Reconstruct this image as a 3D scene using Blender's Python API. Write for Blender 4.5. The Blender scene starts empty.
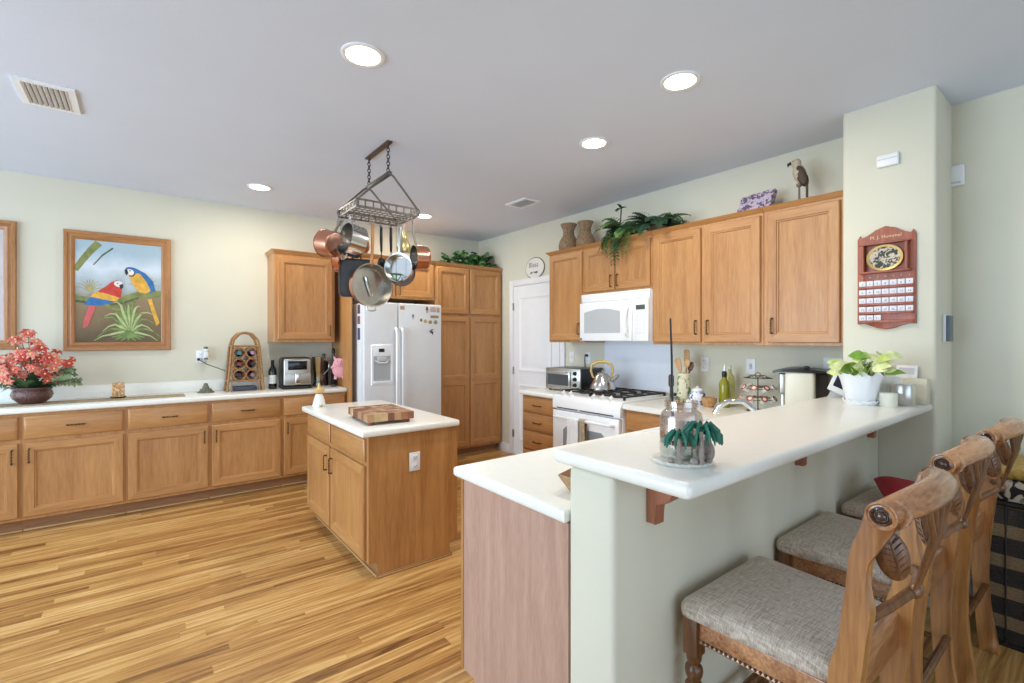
import bpy, bmesh, math, random
from mathutils import Vector, Matrix, Euler
R = math.radians
PI = math.pi
rnd = random.Random(7)
SC = bpy.context.scene
COL = SC.collection

# ------------------------------------------------------------------ camera, light, exposure
cam_d = bpy.data.cameras.new('camera')
cam = bpy.data.objects.new('camera', cam_d)
COL.objects.link(cam)
cam_d.sensor_width = 36.0
cam_d.lens = 476.1 / 1024 * 36.0
cam_d.shift_y = -2.7 / 1024
cam_d.clip_start = 0.02
cam.location = (0, 0, 1.4197)
cam.rotation_euler = (R(90), 0, R(52.122 - 90))
SC.camera = cam

SC.view_settings.view_transform = 'Standard'
SC.view_settings.look = 'None'
SC.view_settings.gamma = 1
SC.view_settings.use_curve_mapping = False
SC.view_settings.exposure = 0.15

W = bpy.data.worlds.new('world')
SC.world = W
W.use_nodes = True
bgn = W.node_tree.nodes['Background']
bgn.inputs[0].default_value = (0.66, 0.82, 1.0, 1)
bgn.inputs[1].default_value = 1.0


def area(name, loc, rot, sx, sy, power, col):
    l = bpy.data.lights.new(name, 'AREA')
    l.shape = 'RECTANGLE'
    l.size = sx
    l.size_y = sy
    l.energy = power
    l.color = col
    o = bpy.data.objects.new(name, l)
    COL.objects.link(o)
    o.location = loc
    o.rotation_euler = rot
    return o


RX0, RY0 = -3.3, -3.2            # room limits behind the camera
XS, YB, H = 3.625, 5.40, 2.74    # stove wall, back wall, ceiling
DAY = (0.66, 0.83, 1.0)
# daylight outside the left window; the rear lamp is added fill
area('window_daylight_left', (RX0 - 0.35, 2.6, 1.45), (0, R(-90), 0), 2.3, 4.6, 265, DAY)
area('rear_fill', (0.2, RY0 - 0.35, 1.35), (R(90), 0, 0), 5.2, 2.4, 78, DAY)

# ------------------------------------------------------------------ materials
MATS = {}


def lin(c):
    return tuple(((x / 255.0) / 12.92) if x <= 10 else (((x / 255.0 + 0.055) / 1.055) ** 2.4) for x in c) + (1,)


def nodes(name):
    m = bpy.data.materials.new(name)
    m.use_nodes = True
    nt = m.node_tree
    b = nt.nodes['Principled BSDF']
    return m, nt, b


def mat(name, rgb, rough=0.5, metal=0.0, noise=0.0, scale=8.0, bump=0.0, bscale=60.0, coat=0.0, trans=0.0, spec=0.5):
    if name in MATS:
        return MATS[name]
    m, nt, b = nodes(name)
    b.inputs['Base Color'].default_value = lin(rgb)
    b.inputs['Roughness'].default_value = rough
    b.inputs['Metallic'].default_value = metal
    b.inputs['Specular IOR Level'].default_value = spec
    b.inputs['Coat Weight'].default_value = coat
    if trans:
        b.inputs['Transmission Weight'].default_value = trans
        b.inputs['IOR'].default_value = 1.3
    tc = nt.nodes.new('ShaderNodeTexCoord')
    if noise or True:
        n = nt.nodes.new('ShaderNodeTexNoise')
        n.inputs['Scale'].default_value = scale
        n.inputs['Detail'].default_value = 3
        nt.links.new(tc.outputs['Object'], n.inputs['Vector'])
        r = nt.nodes.new('ShaderNodeValToRGB')
        c = lin(rgb)
        k = max(noise, 0.015)
        r.color_ramp.elements[0].position = 0.3
        r.color_ramp.elements[1].position = 0.7
        r.color_ramp.elements[0].color = tuple(x * (1 - k) for x in c[:3]) + (1,)
        r.color_ramp.elements[1].color = tuple(min(1, x * (1 + k)) for x in c[:3]) + (1,)
        nt.links.new(n.outputs['Fac'], r.inputs['Fac'])
        nt.links.new(r.outputs['Color'], b.inputs['Base Color'])
    if bump:
        n2 = nt.nodes.new('ShaderNodeTexNoise')
        n2.inputs['Scale'].default_value = bscale
        n2.inputs['Detail'].default_value = 4
        nt.links.new(tc.outputs['Object'], n2.inputs['Vector'])
        bp = nt.nodes.new('ShaderNodeBump')
        bp.inputs['Strength'].default_value = bump
        bp.inputs['Distance'].default_value = 0.01
        nt.links.new(n2.outputs['Fac'], bp.inputs['Height'])
        nt.links.new(bp.outputs['Normal'], b.inputs['Normal'])
    MATS[name] = m
    return m


def wood(name, dark, light, axis='z', rough=0.38, freq=9.0, fine=0.35, coat=0.15, rvar=0.10):
    """wood with grain along one object axis"""
    if name in MATS:
        return MATS[name]
    m, nt, b = nodes(name)
    tc = nt.nodes.new('ShaderNodeTexCoord')
    oi = nt.nodes.new('ShaderNodeObjectInfo')
    mp = nt.nodes.new('ShaderNodeMapping')
    s = {'x': (0.09, 1, 1), 'y': (1, 0.09, 1), 'z': (1, 1, 0.09)}[axis]
    mp.inputs['Scale'].default_value = tuple(freq * q for q in s)
    off = nt.nodes.new('ShaderNodeVectorMath')
    off.operation = 'SCALE'
    off.inputs['Scale'].default_value = 7.0
    comb = nt.nodes.new('ShaderNodeCombineXYZ')
    for i in range(3):
        nt.links.new(oi.outputs['Random'], comb.inputs[i])
    nt.links.new(comb.outputs[0], off.inputs[0])
    add = nt.nodes.new('ShaderNodeVectorMath')
    nt.links.new(tc.outputs['Object'], add.inputs[0])
    nt.links.new(off.outputs[0], add.inputs[1])
    nt.links.new(add.outputs[0], mp.inputs['Vector'])
    n = nt.nodes.new('ShaderNodeTexNoise')
    n.inputs['Scale'].default_value = 1.6
    n.inputs['Detail'].default_value = 6
    n.inputs['Roughness'].default_value = 0.62
    n.inputs['Distortion'].default_value = 0.6
    nt.links.new(mp.outputs[0], n.inputs['Vector'])
    n2 = nt.nodes.new('ShaderNodeTexNoise')
    n2.inputs['Scale'].default_value = 14
    n2.inputs['Detail'].default_value = 2
    nt.links.new(mp.outputs[0], n2.inputs['Vector'])
    mx = nt.nodes.new('ShaderNodeMath')
    mx.operation = 'MULTIPLY_ADD'
    mx.inputs[1].default_value = fine
    nt.links.new(n2.outputs['Fac'], mx.inputs[0])
    sc = nt.nodes.new('ShaderNodeMath')
    sc.operation = 'MULTIPLY'
    sc.inputs[1].default_value = 1 - fine
    nt.links.new(n.outputs['Fac'], sc.inputs[0])
    nt.links.new(sc.outputs[0], mx.inputs[2])
    r = nt.nodes.new('ShaderNodeValToRGB')
    r.color_ramp.elements[0].position = 0.36
    r.color_ramp.elements[1].position = 0.64
    r.color_ramp.elements[0].color = lin(dark)
    r.color_ramp.elements[1].color = lin(light)
    nt.links.new(mx.outputs[0], r.inputs['Fac'])
    hsv = nt.nodes.new('ShaderNodeHueSaturation')
    ma = nt.nodes.new('ShaderNodeMath')
    ma.operation = 'MULTIPLY_ADD'
    ma.inputs[1].default_value = rvar
    ma.inputs[2].default_value = 1 - rvar / 2
    nt.links.new(oi.outputs['Random'], ma.inputs[0])
    nt.links.new(ma.outputs[0], hsv.inputs['Value'])
    nt.links.new(r.outputs['Color'], hsv.inputs['Color'])
    nt.links.new(hsv.outputs[0], b.inputs['Base Color'])
    b.inputs['Roughness'].default_value = rough
    b.inputs['Coat Weight'].default_value = coat
    b.inputs['Coat Roughness'].default_value = 0.25
    MATS[name] = m
    return m


def floor_mat():
    m, nt, b = nodes('laminate_floor')
    tc = nt.nodes.new('ShaderNodeTexCoord')
    br = nt.nodes.new('ShaderNodeTexBrick')
    br.offset = 0.0
    br.offset_frequency = 2
    br.inputs['Color1'].default_value = (0, 0, 0, 1)
    br.inputs['Color2'].default_value = (1, 1, 1, 1)
    br.inputs['Mortar'].default_value = (0.12, 0.12, 0.12, 1)
    br.inputs['Scale'].default_value = 1.0
    br.inputs['Mortar Size'].default_value = 0.0006
    br.inputs['Brick Width'].default_value = 1.25
    br.inputs['Row Height'].default_value = 0.064
    # random stagger of every row of boards
    sx = nt.nodes.new('ShaderNodeSeparateXYZ')
    nt.links.new(tc.outputs['Object'], sx.inputs[0])
    rw = nt.nodes.new('ShaderNodeMath')
    rw.operation = 'DIVIDE'
    rw.inputs[1].default_value = 0.064
    nt.links.new(sx.outputs[1], rw.inputs[0])
    fl_ = nt.nodes.new('ShaderNodeMath')
    fl_.operation = 'FLOOR'
    nt.links.new(rw.outputs[0], fl_.inputs[0])
    wn = nt.nodes.new('ShaderNodeTexWhiteNoise')
    wn.noise_dimensions = '1D'
    nt.links.new(fl_.outputs[0], wn.inputs['W'])
    sh = nt.nodes.new('ShaderNodeMath')
    sh.operation = 'MULTIPLY_ADD'
    sh.inputs[1].default_value = 4.0
    nt.links.new(wn.outputs['Value'], sh.inputs[0])
    nt.links.new(sx.outputs[0], sh.inputs[2])
    cv = nt.nodes.new('ShaderNodeCombineXYZ')
    nt.links.new(sh.outputs[0], cv.inputs[0])
    nt.links.new(sx.outputs[1], cv.inputs[1])
    nt.links.new(cv.outputs[0], br.inputs['Vector'])
    # every strip gets its own slice of grain
    sep = nt.nodes.new('ShaderNodeSeparateColor')
    nt.links.new(br.outputs['Color'], sep.inputs[0])
    comb = nt.nodes.new('ShaderNodeCombineXYZ')
    nt.links.new(sep.outputs[0], comb.inputs[2])
    sc3 = nt.nodes.new('ShaderNodeVectorMath')
    sc3.operation = 'SCALE'
    sc3.inputs['Scale'].default_value = 9.0
    nt.links.new(comb.outputs[0], sc3.inputs[0])
    add = nt.nodes.new('ShaderNodeVectorMath')
    nt.links.new(tc.outputs['Object'], add.inputs[0])
    nt.links.new(sc3.outputs[0], add.inputs[1])
    mp = nt.nodes.new('ShaderNodeMapping')
    mp.inputs['Scale'].default_value = (1.0, 19, 1)
    nt.links.new(add.outputs[0], mp.inputs['Vector'])
    n = nt.nodes.new('ShaderNodeTexNoise')
    n.inputs['Scale'].default_value = 1.5
    n.inputs['Detail'].default_value = 4
    n.inputs['Roughness'].default_value = 0.6
    n.inputs['Distortion'].default_value = 1.4
    nt.links.new(mp.outputs[0], n.inputs['Vector'])
    mixv = nt.nodes.new('ShaderNodeMath')
    mixv.operation = 'MULTIPLY_ADD'
    mixv.inputs[1].default_value = 0.22
    nt.links.new(sep.outputs[0], mixv.inputs[0])
    s2 = nt.nodes.new('ShaderNodeMath')
    s2.operation = 'MULTIPLY'
    s2.inputs[1].default_value = 0.80
    nt.links.new(n.outputs['Fac'], s2.inputs[0])
    nt.links.new(s2.outputs[0], mixv.inputs[2])
    r = nt.nodes.new('ShaderNodeValToRGB')
    e = r.color_ramp.elements
    e[0].position = 0.30
    e[0].color = lin((108, 70, 36))
    e[1].position = 0.74
    e[1].color = lin((232, 192, 128))
    x = e.new(0.43)
    x.color = lin((164, 116, 62))
    x = e.new(0.55)
    x.color = lin((196, 148, 84))
    nt.links.new(mixv.outputs[0], r.inputs['Fac'])
    nt.links.new(r.outputs['Color'], b.inputs['Base Color'])
    b.inputs['Roughness'].default_value = 0.36
    return m


def glass_mat(name, rgb=(255, 255, 255), fac=0.88, rough=0.03):
    """thin glass: see-through with a reflecting skin"""
    if name in MATS:
        return MATS[name]
    m = bpy.data.materials.new(name)
    m.use_nodes = True
    nt = m.node_tree
    nt.nodes.clear()
    o = nt.nodes.new('ShaderNodeOutputMaterial')
    t = nt.nodes.new('ShaderNodeBsdfTransparent')
    t.inputs[0].default_value = lin(rgb)
    g = nt.nodes.new('ShaderNodeBsdfGlossy')
    g.inputs['Roughness'].default_value = rough
    g.inputs[0].default_value = (0.9, 0.9, 0.9, 1)
    mx = nt.nodes.new('ShaderNodeMixShader')
    lw = nt.nodes.new('ShaderNodeLayerWeight')
    lw.inputs['Blend'].default_value = 0.35
    mm = nt.nodes.new('ShaderNodeMath')
    mm.operation = 'MULTIPLY_ADD'
    mm.inputs[1].default_value = 0.6
    mm.inputs[2].default_value = 1 - fac
    nt.links.new(lw.outputs['Facing'], mm.inputs[0])
    nt.links.new(mm.outputs[0], mx.inputs[0])
    nt.links.new(t.outputs[0], mx.inputs[1])
    nt.links.new(g.outputs[0], mx.inputs[2])
    nt.links.new(mx.outputs[0], o.inputs[0])
    MATS[name] = m
    return m


def emit_mat(name, rgb, strength):
    if name in MATS:
        return MATS[name]
    m, nt, b = nodes(name)
    b.inputs['Base Color'].default_value = (0.8, 0.8, 0.8, 1)
    b.inputs['Emission Color'].default_value = lin(rgb)
    b.inputs['Emission Strength'].default_value = strength
    MATS[name] = m
    return m


def striped(name, c1, c2, period, duty, c3=None):
    """woven wicker: horizontal colour bands with vertical ribs"""
    if name in MATS:
        return MATS[name]
    m, nt, b = nodes(name)
    tc = nt.nodes.new('ShaderNodeTexCoord')
    sp = nt.nodes.new('ShaderNodeSeparateXYZ')
    nt.links.new(tc.outputs['Object'], sp.inputs[0])
    mo = nt.nodes.new('ShaderNodeMath')
    mo.operation = 'MODULO'
    mo.inputs[1].default_value = period
    nt.links.new(sp.outputs[2], mo.inputs[0])
    gt = nt.nodes.new('ShaderNodeMath')
    gt.operation = 'GREATER_THAN'
    gt.inputs[1].default_value = period * duty
    nt.links.new(mo.outputs[0], gt.inputs[0])
    mx = nt.nodes.new('ShaderNodeMix')
    mx.data_type = 'RGBA'
    mx.inputs[6].default_value = lin(c1)
    mx.inputs[7].default_value = lin(c2)
    nt.links.new(gt.outputs[0], mx.inputs[0])
    n = nt.nodes.new('ShaderNodeTexNoise')
    n.inputs['Scale'].default_value = 90
    nt.links.new(tc.outputs['Object'], n.inputs['Vector'])
    mm = nt.nodes.new('ShaderNodeMix')
    mm.data_type = 'RGBA'
    mm.blend_type = 'MULTIPLY'
    mm.inputs[0].default_value = 0.7
    nt.links.new(mx.outputs[2], mm.inputs[6])
    nt.links.new(n.outputs['Color'], mm.inputs[7])
    bc = nt.nodes.new('ShaderNodeBrightContrast')
    bc.inputs[1].default_value = 0.03
    nt.links.new(mm.outputs[2], bc.inputs[0])
    nt.links.new(bc.outputs[0], b.inputs['Base Color'])
    bp = nt.nodes.new('ShaderNodeBump')
    bp.inputs['Strength'].default_value = 0.6
    bp.inputs['Distance'].default_value = 0.004
    wv = nt.nodes.new('ShaderNodeTexWave')
    wv.bands_direction = 'Z'
    wv.inputs['Scale'].default_value = 32
    nt.links.new(tc.outputs['Object'], wv.inputs['Vector'])
    nt.links.new(wv.outputs['Fac'], bp.inputs['Height'])
    nt.links.new(bp.outputs['Normal'], b.inputs['Normal'])
    b.inputs['Roughness'].default_value = 0.6
    MATS[name] = m
    return m


def spotted(name, c1, c2, scale, thr=0.5):
    if name in MATS:
        return MATS[name]
    m, nt, b = nodes(name)
    tc = nt.nodes.new('ShaderNodeTexCoord')
    n = nt.nodes.new('ShaderNodeTexVoronoi') if False else nt.nodes.new('ShaderNodeTexNoise')
    n.inputs['Scale'].default_value = scale
    n.inputs['Detail'].default_value = 1.5
    n.inputs['Distortion'].default_value = 1.2
    nt.links.new(tc.outputs['Object'], n.inputs['Vector'])
    r = nt.nodes.new('ShaderNodeValToRGB')
    r.color_ramp.elements[0].position = thr - 0.04
    r.color_ramp.elements[1].position = thr + 0.04
    r.color_ramp.elements[0].color = lin(c1)
    r.color_ramp.elements[1].color = lin(c2)
    nt.links.new(n.outputs['Fac'], r.inputs['Fac'])
    nt.links.new(r.outputs['Color'], b.inputs['Base Color'])
    b.inputs['Roughness'].default_value = 0.6
    MATS[name] = m
    return m


def fabric_mat():
    m, nt, b = nodes('seat_fabric')
    tc = nt.nodes.new('ShaderNodeTexCoord')
    outs = []
    for s in ((30, 420, 60), (420, 30, 60)):
        mp = nt.nodes.new('ShaderNodeMapping')
        mp.inputs['Scale'].default_value = s
        nt.links.new(tc.outputs['Object'], mp.inputs['Vector'])
        n = nt.nodes.new('ShaderNodeTexNoise')
        n.inputs['Scale'].default_value = 1.0
        n.inputs['Detail'].default_value = 2
        nt.links.new(mp.outputs[0], n.inputs['Vector'])
        outs.append(n)
    ad = nt.nodes.new('ShaderNodeMath')
    nt.links.new(outs[0].outputs['Fac'], ad.inputs[0])
    nt.links.new(outs[1].outputs['Fac'], ad.inputs[1])
    hf = nt.nodes.new('ShaderNodeMath')
    hf.operation = 'MULTIPLY'
    hf.inputs[1].default_value = 0.5
    nt.links.new(ad.outputs[0], hf.inputs[0])
    r = nt.nodes.new('ShaderNodeValToRGB')
    r.color_ramp.elements[0].position = 0.36
    r.color_ramp.elements[1].position = 0.66
    r.color_ramp.elements[0].color = lin((154, 138, 122))
    r.color_ramp.elements[1].color = lin((222, 208, 192))
    nt.links.new(hf.outputs[0], r.inputs['Fac'])
    nt.links.new(r.outputs['Color'], b.inputs['Base Color'])
    b.inputs['Roughness'].default_value = 0.85
    b.inputs['Sheen Weight'].default_value = 0.2
    bp = nt.nodes.new('ShaderNodeBump')
    bp.inputs['Strength'].default_value = 0.25
    bp.inputs['Distance'].default_value = 0.002
    nt.links.new(hf.outputs[0], bp.inputs['Height'])
    nt.links.new(bp.outputs['Normal'], b.inputs['Normal'])
    return m


M_wall = mat('wall_paint', (218, 215, 197), 0.75, bump=0.06, bscale=120, noise=0.01, scale=3, spec=0.25)
M_ceil = mat('ceiling_paint', (216, 224, 238), 0.85, bump=0.06, bscale=90, noise=0.01, scale=2, spec=0.2)
M_floor = floor_mat()
M_white = mat('white_paint', (238, 240, 242), 0.4, spec=0.4)
M_counter = mat('white_counter', (240, 240, 233), 0.28, noise=0.012, scale=40, spec=0.5)
WV = wood('maple_vertical', (166, 114, 64), (194, 143, 88), 'z', freq=7)
WH = wood('maple_horizontal', (166, 114, 64), (194, 143, 88), 'x', freq=7)
W_PEN = wood('oak_print_panel', (176, 138, 120), (198, 162, 142), 'z', rough=0.5, freq=16, coat=0.0)
W_TRIM = mat('toe_trim', (196, 160, 112), 0.45, noise=0.06, scale=12)
W_TOE = wood('toe_board', (140, 98, 62), (165, 120, 80), 'x', freq=7)
M_bronze = mat('bronze', (104, 78, 48), 0.35, 0.85)
M_appl = mat('appliance_white', (240, 242, 243), 0.22, spec=0.5, coat=0.2)
M_appl2 = mat('appliance_texture', (228, 231, 233), 0.4, bump=0.05, bscale=260)
M_grey = mat('light_grey_plastic', (196, 198, 200), 0.4)
M_dgrey = mat('dark_grey_plastic', (70, 72, 74), 0.4)
M_black = mat('black_plastic', (22, 22, 24), 0.3)
M_iron = mat('dark_iron', (58, 55, 52), 0.45, 0.6)
M_pewter = mat('pewter_metal', (104, 103, 99), 0.4, 0.75, noise=0.1, scale=30)
M_steel = mat('stainless', (205, 205, 203), 0.18, 1.0)
M_steelb = mat('brushed_steel', (180, 178, 172), 0.32, 1.0, noise=0.05, scale=40)
M_chrome = mat('chrome', (225, 226, 228), 0.06, 1.0)
M_copper = mat('copper', (210, 150, 122), 0.26, 1.0, noise=0.08, scale=12)
M_plate = mat('white_plate', (236, 238, 240), 0.35)
M_window = mat('dark_glass', (70, 76, 82), 0.1, spec=0.7)
M_mwin = mat('microwave_glass', (182, 187, 191), 0.2, spec=0.6)
M_glass = glass_mat('clear_glass', (250, 252, 252), 0.90)
M_gold = mat('gold', (196, 164, 98), 0.35, 0.5)


# ------------------------------------------------------------------ mesh builder
class MB:
    def __init__(s):
        s.bm = bmesh.new()
        s.mi = 0
        s.M = None

    def _v(s, co):
        co = Vector(co)
        if s.M is not None:
            co = s.M @ co
        return s.bm.verts.new(co)

    def _f(s, vs):
        try:
            f = s.bm.faces.new(vs)
            f.material_index = s.mi
            f.smooth = True
            return f
        except ValueError:
            return None

    def box(s, x0, x1, y0, y1, z0, z1, bev=0.0, seg=2):
        v = [s._v((x, y, z)) for z in (z0, z1) for y in (y0, y1) for x in (x0, x1)]
        q = [(0, 2, 3, 1), (4, 5, 7, 6), (0, 1, 5, 4), (2, 6, 7, 3), (0, 4, 6, 2), (1, 3, 7, 5)]
        fs = [s._f([v[i] for i in k]) for k in q]
        if bev > 0:
            es = list({e for f in fs for e in f.edges})
            bmesh.ops.bevel(s.bm, geom=es, offset=bev, segments=seg, affect='EDGES', profile=0.5)
        return s

    def ring(s, c, r, ax1, ax2, n, r2=None):
        r2 = r if r2 is None else r2
        return [s._v(Vector(c) + ax1 * (r * math.cos(2 * PI * i / n)) + ax2 * (r2 * math.sin(2 * PI * i / n))) for i in range(n)]

    def bridge(s, a, b):
        n = len(a)
        for i in range(n):
            j = (i + 1) % n
            if len(b) == n:
                s._f([a[i], a[j], b[j], b[i]])

    def cyl(s, p0, p1, r0, r1=None, n=16):
        return s.tube([p0, p1], [r0, r0 if r1 is None else r1], n)

    def tube(s, pts, r, n=8, closed=False, flat=1.0, up=None):
        pts = [Vector(p) for p in pts]
        rs = r if isinstance(r, (list, tuple)) else [r] * len(pts)
        rings = []
        k = len(pts)
        prev = None
        for i, p in enumerate(pts):
            if closed:
                t = pts[(i + 1) % k] - pts[i - 1]
            else:
                t = pts[min(i + 1, k - 1)] - pts[max(i - 1, 0)]
            if t.length < 1e-9:
                t = Vector((0, 0, 1))
            t.normalize()
            if prev is None:
                u = Vector(up) if up else (Vector((0, 0, 1)) if abs(t.z) < 0.9 else Vector((1, 0, 0)))
            else:
                u = prev
            a = u - t * u.dot(t)
            if a.length < 1e-6:
                a = t.orthogonal()
            a.normalize()
            prev = a
            b = t.cross(a)
            rings.append(s.ring(p, rs[i], a, b, n, rs[i] * flat))
        for i in range(k - 1):
            s.bridge(rings[i], rings[i + 1])
        if closed:
            s.bridge(rings[-1], rings[0])
        else:
            s._f(rings[0][::-1])
            s._f(rings[-1])
        return s

    def lathe(s, prof, c=(0, 0, 0), n=24, sx=1.0, sy=1.0, ruffle=None):
        c = Vector(c)
        X, Y = Vector((1, 0, 0)), Vector((0, 1, 0))
        last = None
        for k, (r, z) in enumerate(prof):
            if r < 1e-5:
                cur = [s._v(c + Vector((0, 0, z)))]
            else:
                cur = []
                for i in range(n):
                    a = 2 * PI * i / n
                    rr, zz = r, z
                    if ruffle:
                        rr, zz = ruffle(k, a, r, z)
                    cur.append(s._v(c + Vector((rr * sx * math.cos(a), rr * sy * math.sin(a), zz))))
            if last is not None:
                if len(last) == 1 and len(cur) > 1:
                    for i in range(n):
                        s._f([last[0], cur[(i + 1) % n], cur[i]][::-1])
                elif len(cur) == 1 and len(last) > 1:
                    for i in range(n):
                        s._f([last[i], last[(i + 1) % n], cur[0]])
                elif len(cur) == len(last) and len(cur) > 1:
                    s.bridge(last, cur)
            last = cur
        return s

    def sphere(s, c, r, n=12, m=8):
        rx, ry, rz = r if isinstance(r, (list, tuple)) else (r, r, r)
        prof = [(math.sin(PI * i / m), -math.cos(PI * i / m)) for i in range(m + 1)]
        old = s.M
        T = Matrix.Translation(Vector(c)) @ Matrix.Diagonal((rx, ry, rz, 1))
        s.M = T if old is None else old @ T
        s.lathe(prof, n=n)
        s.M = old
        return s

    def prism(s, poly, d0, d1, plane='xz', bev=0.0):
        def P(a, b, d):
            return {'xz': (a, d, b), 'xy': (a, b, d), 'yz': (d, a, b)}[plane]
        A = [s._v(P(a, b, d0)) for a, b in poly]
        B = [s._v(P(a, b, d1)) for a, b in poly]
        fs = [s._f(A[::-1]), s._f(B)]
        n = len(poly)
        for i in range(n):
            j = (i + 1) % n
            fs.append(s._f([A[i], A[j], B[j], B[i]]))
        if bev > 0:
            es = list({e for f in fs[:2] if f for e in f.edges})
            bmesh.ops.bevel(s.bm, geom=es, offset=bev, segments=3, affect='EDGES', profile=0.5)
        return s

    def poly(s, pts):
        s._f([s._v(p) for p in pts])
        return s

    def rects(s, w, h, rings, mats=None):
        """nested rectangles in the xz plane: rings of (inset, y); last one capped"""
        last = None
        for inset, y in rings:
            cur = [s._v((inset, y, inset)), s._v((w - inset, y, inset)), s._v((w - inset, y, h - inset)), s._v((inset, y, h - inset))]
            if last:
                for i in range(4):
                    j = (i + 1) % 4
                    if mats:
                        s.mi = mats[1] if i in (0, 2) else mats[0]
                    s._f([last[i], last[j], cur[j], cur[i]])
            last = cur
        if mats:
            s.mi = mats[0]
        s._f(last)
        return s

    def leaf(s, base, d, length, width, droop=0.5, up=(0, 0, 1), seg=5, fold=0.15, tip=0.0):
        """a curved leaf blade that starts at base, leaves along d and droops"""
        d = Vector(d).normalized()
        upv = Vector(up)
        side = d.cross(upv)
        if side.length < 1e-4:
            side = d.orthogonal()
        side.normalize()
        p = Vector(base)
        L, Mi, Rr = [], [], []
        st = length / seg
        for i in range(seg + 1):
            t = i / seg
            w = width * max(tip, math.sin(PI * (0.08 + 0.92 * t) ** 0.8)) * 0.5 if i < seg else width * tip * 0.5
            nrm = side.cross(d).normalized()
            L.append(s._v(p - side * w + nrm * (w * fold)))
            Mi.append(s._v(p))
            Rr.append(s._v(p + side * w + nrm * (w * fold)))
            d = (d + Vector((0, 0, -droop / seg))).normalized()
            p = p + d * st
        for i in range(seg):
            s._f([L[i], Mi[i], Mi[i + 1], L[i + 1]])
            s._f([Mi[i], Rr[i], Rr[i + 1], Mi[i + 1]])
        return s

    def mesh(s, name, mats, angle=35):
        bmesh.ops.remove_doubles(s.bm, verts=s.bm.verts, dist=1e-6)
        bmesh.ops.recalc_face_normals(s.bm, faces=s.bm.faces)
        me = bpy.data.meshes.new(name)
        s.bm.to_mesh(me)
        s.bm.free()
        for m in (mats if isinstance(mats, (list, tuple)) else [mats]):
            me.materials.append(m)
        me.set_sharp_from_angle(angle=R(angle))
        return me

    def build(s, name, mats, parent=None, loc=None, rot=None, angle=35):
        o = bpy.data.objects.new(name, s.mesh(name, mats, angle))
        COL.objects.link(o)
        if parent is not None:
            o.parent = parent
        if loc is not None:
            o.location = loc
        if rot is not None:
            o.rotation_euler = rot
        return o


def tag(o, label, cat, group=None):
    o['label'] = label
    o['category'] = cat
    if group:
        o['group'] = group
    return o


def thing(name, label, cat, loc=(0, 0, 0), rz=0.0, group=None, rot=None):
    o = bpy.data.objects.new(name, None)
    o.empty_display_size = 0.05
    COL.objects.link(o)
    o.location = loc
    o.rotation_euler = rot if rot else (0, 0, rz)
    return tag(o, label, cat, group)


def struct(o):
    o['kind'] = 'structure'
    return o


def inst(name, data, parent, loc=(0, 0, 0), rot=(0, 0, 0), scale=None):
    o = bpy.data.objects.new(name, data)
    COL.objects.link(o)
    o.parent = parent
    o.location = loc
    o.rotation_euler = rot
    if scale:
        o.scale = scale if isinstance(scale, (tuple, list)) else (scale,) * 3
    return o


def copy_tree(o, label=None, loc=None, rot=None, parent=None):
    c = o.copy()
    COL.objects.link(c)
    if parent is not None:
        c.parent = parent
    if label:
        c['label'] = label
    if loc is not None:
        c.location = loc
    if rot is not None:
        c.rotation_euler = rot
    for ch in list(o.children):
        copy_tree(ch, parent=c)
    return c


def text_into(mb, s, size, M, mi=1):
    """writes flat lettering into a mesh builder"""
    cu = bpy.data.curves.new('lettering', 'FONT')
    cu.body = s
    cu.size = size
    cu.align_x = 'CENTER'
    cu.align_y = 'CENTER'
    cu.resolution_u = 2
    ob = bpy.data.objects.new('lettering', cu)
    me = bpy.data.meshes.new_from_object(ob)
    vs = [mb.bm.verts.new(M @ v.co) for v in me.vertices]
    for p in me.polygons:
        try:
            f = mb.bm.faces.new([vs[i] for i in p.vertices])
            f.material_index = mi
        except ValueError:
            pass
    bpy.data.objects.remove(ob)
    bpy.data.curves.remove(cu)
    bpy.data.meshes.remove(me)


# ------------------------------------------------------------------ the room
def sb(name, m, *b, bev=0.0):
    return struct(MB().box(*b, bev=bev).build(name, m))


sb('floor', M_floor, RX0 - 0.1, XS + 0.1, RY0 - 0.1, YB + 0.1, -0.1, 0)
sb('ceiling', M_ceil, RX0 - 0.1, XS + 0.1, RY0 - 0.1, YB + 0.1, H, H + 0.1)
sb('wall_back', M_wall, RX0 - 0.1, XS + 0.1, YB, YB + 0.1, 0, H)
sb('wall_right', M_wall, XS, XS + 0.1, RY0 - 0.1, YB, 0, H)
# left wall with a wide window, rear wall with sliding glass
wl = MB()
wl.box(RX0 - 0.1, RX0, RY0, YB, 0, 0.35).box(RX0 - 0.1, RX0, RY0, YB, 2.45, H)
wl.box(RX0 - 0.1, RX0, RY0, 0.7, 0.35, 2.45).box(RX0 - 0.1, RX0, 5.1, YB, 0.35, 2.45)
struct(wl.build('wall_left', M_wall))
wr = MB()
wr.box(RX0 - 0.1, XS, RY0 - 0.1, RY0, 2.5, H).box(RX0 - 0.1, -2.3, RY0 - 0.1, RY0, 0, 2.5).box(2.7, XS, RY0 - 0.1, RY0, 0, 2.5)
struct(wr.build('wall_rear', M_wall))


def window(name, x0, x1, z0, z1, n, M):
    w = MB()
    w.M = M
    fw = 0.05
    w.box(x0, x1, -0.05, 0.0, z0, z0 + fw).box(x0, x1, -0.05, 0.0, z1 - fw, z1)
    for i in range(n + 1):
        x = x0 + (x1 - x0) * i / n
        a, b = max(x0, x - fw / 2), min(x1, x + fw / 2)
        w.box(a, b, -0.05, 0.0, z0, z1)
    f = struct(w.build(name, M_white))
    g = MB()
    g.M = M
    g.box(x0, x1, -0.03, -0.025, z0, z1)
    g.build('pane', glass_mat('window_glass', (255, 255, 255), 0.99), f)


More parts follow.
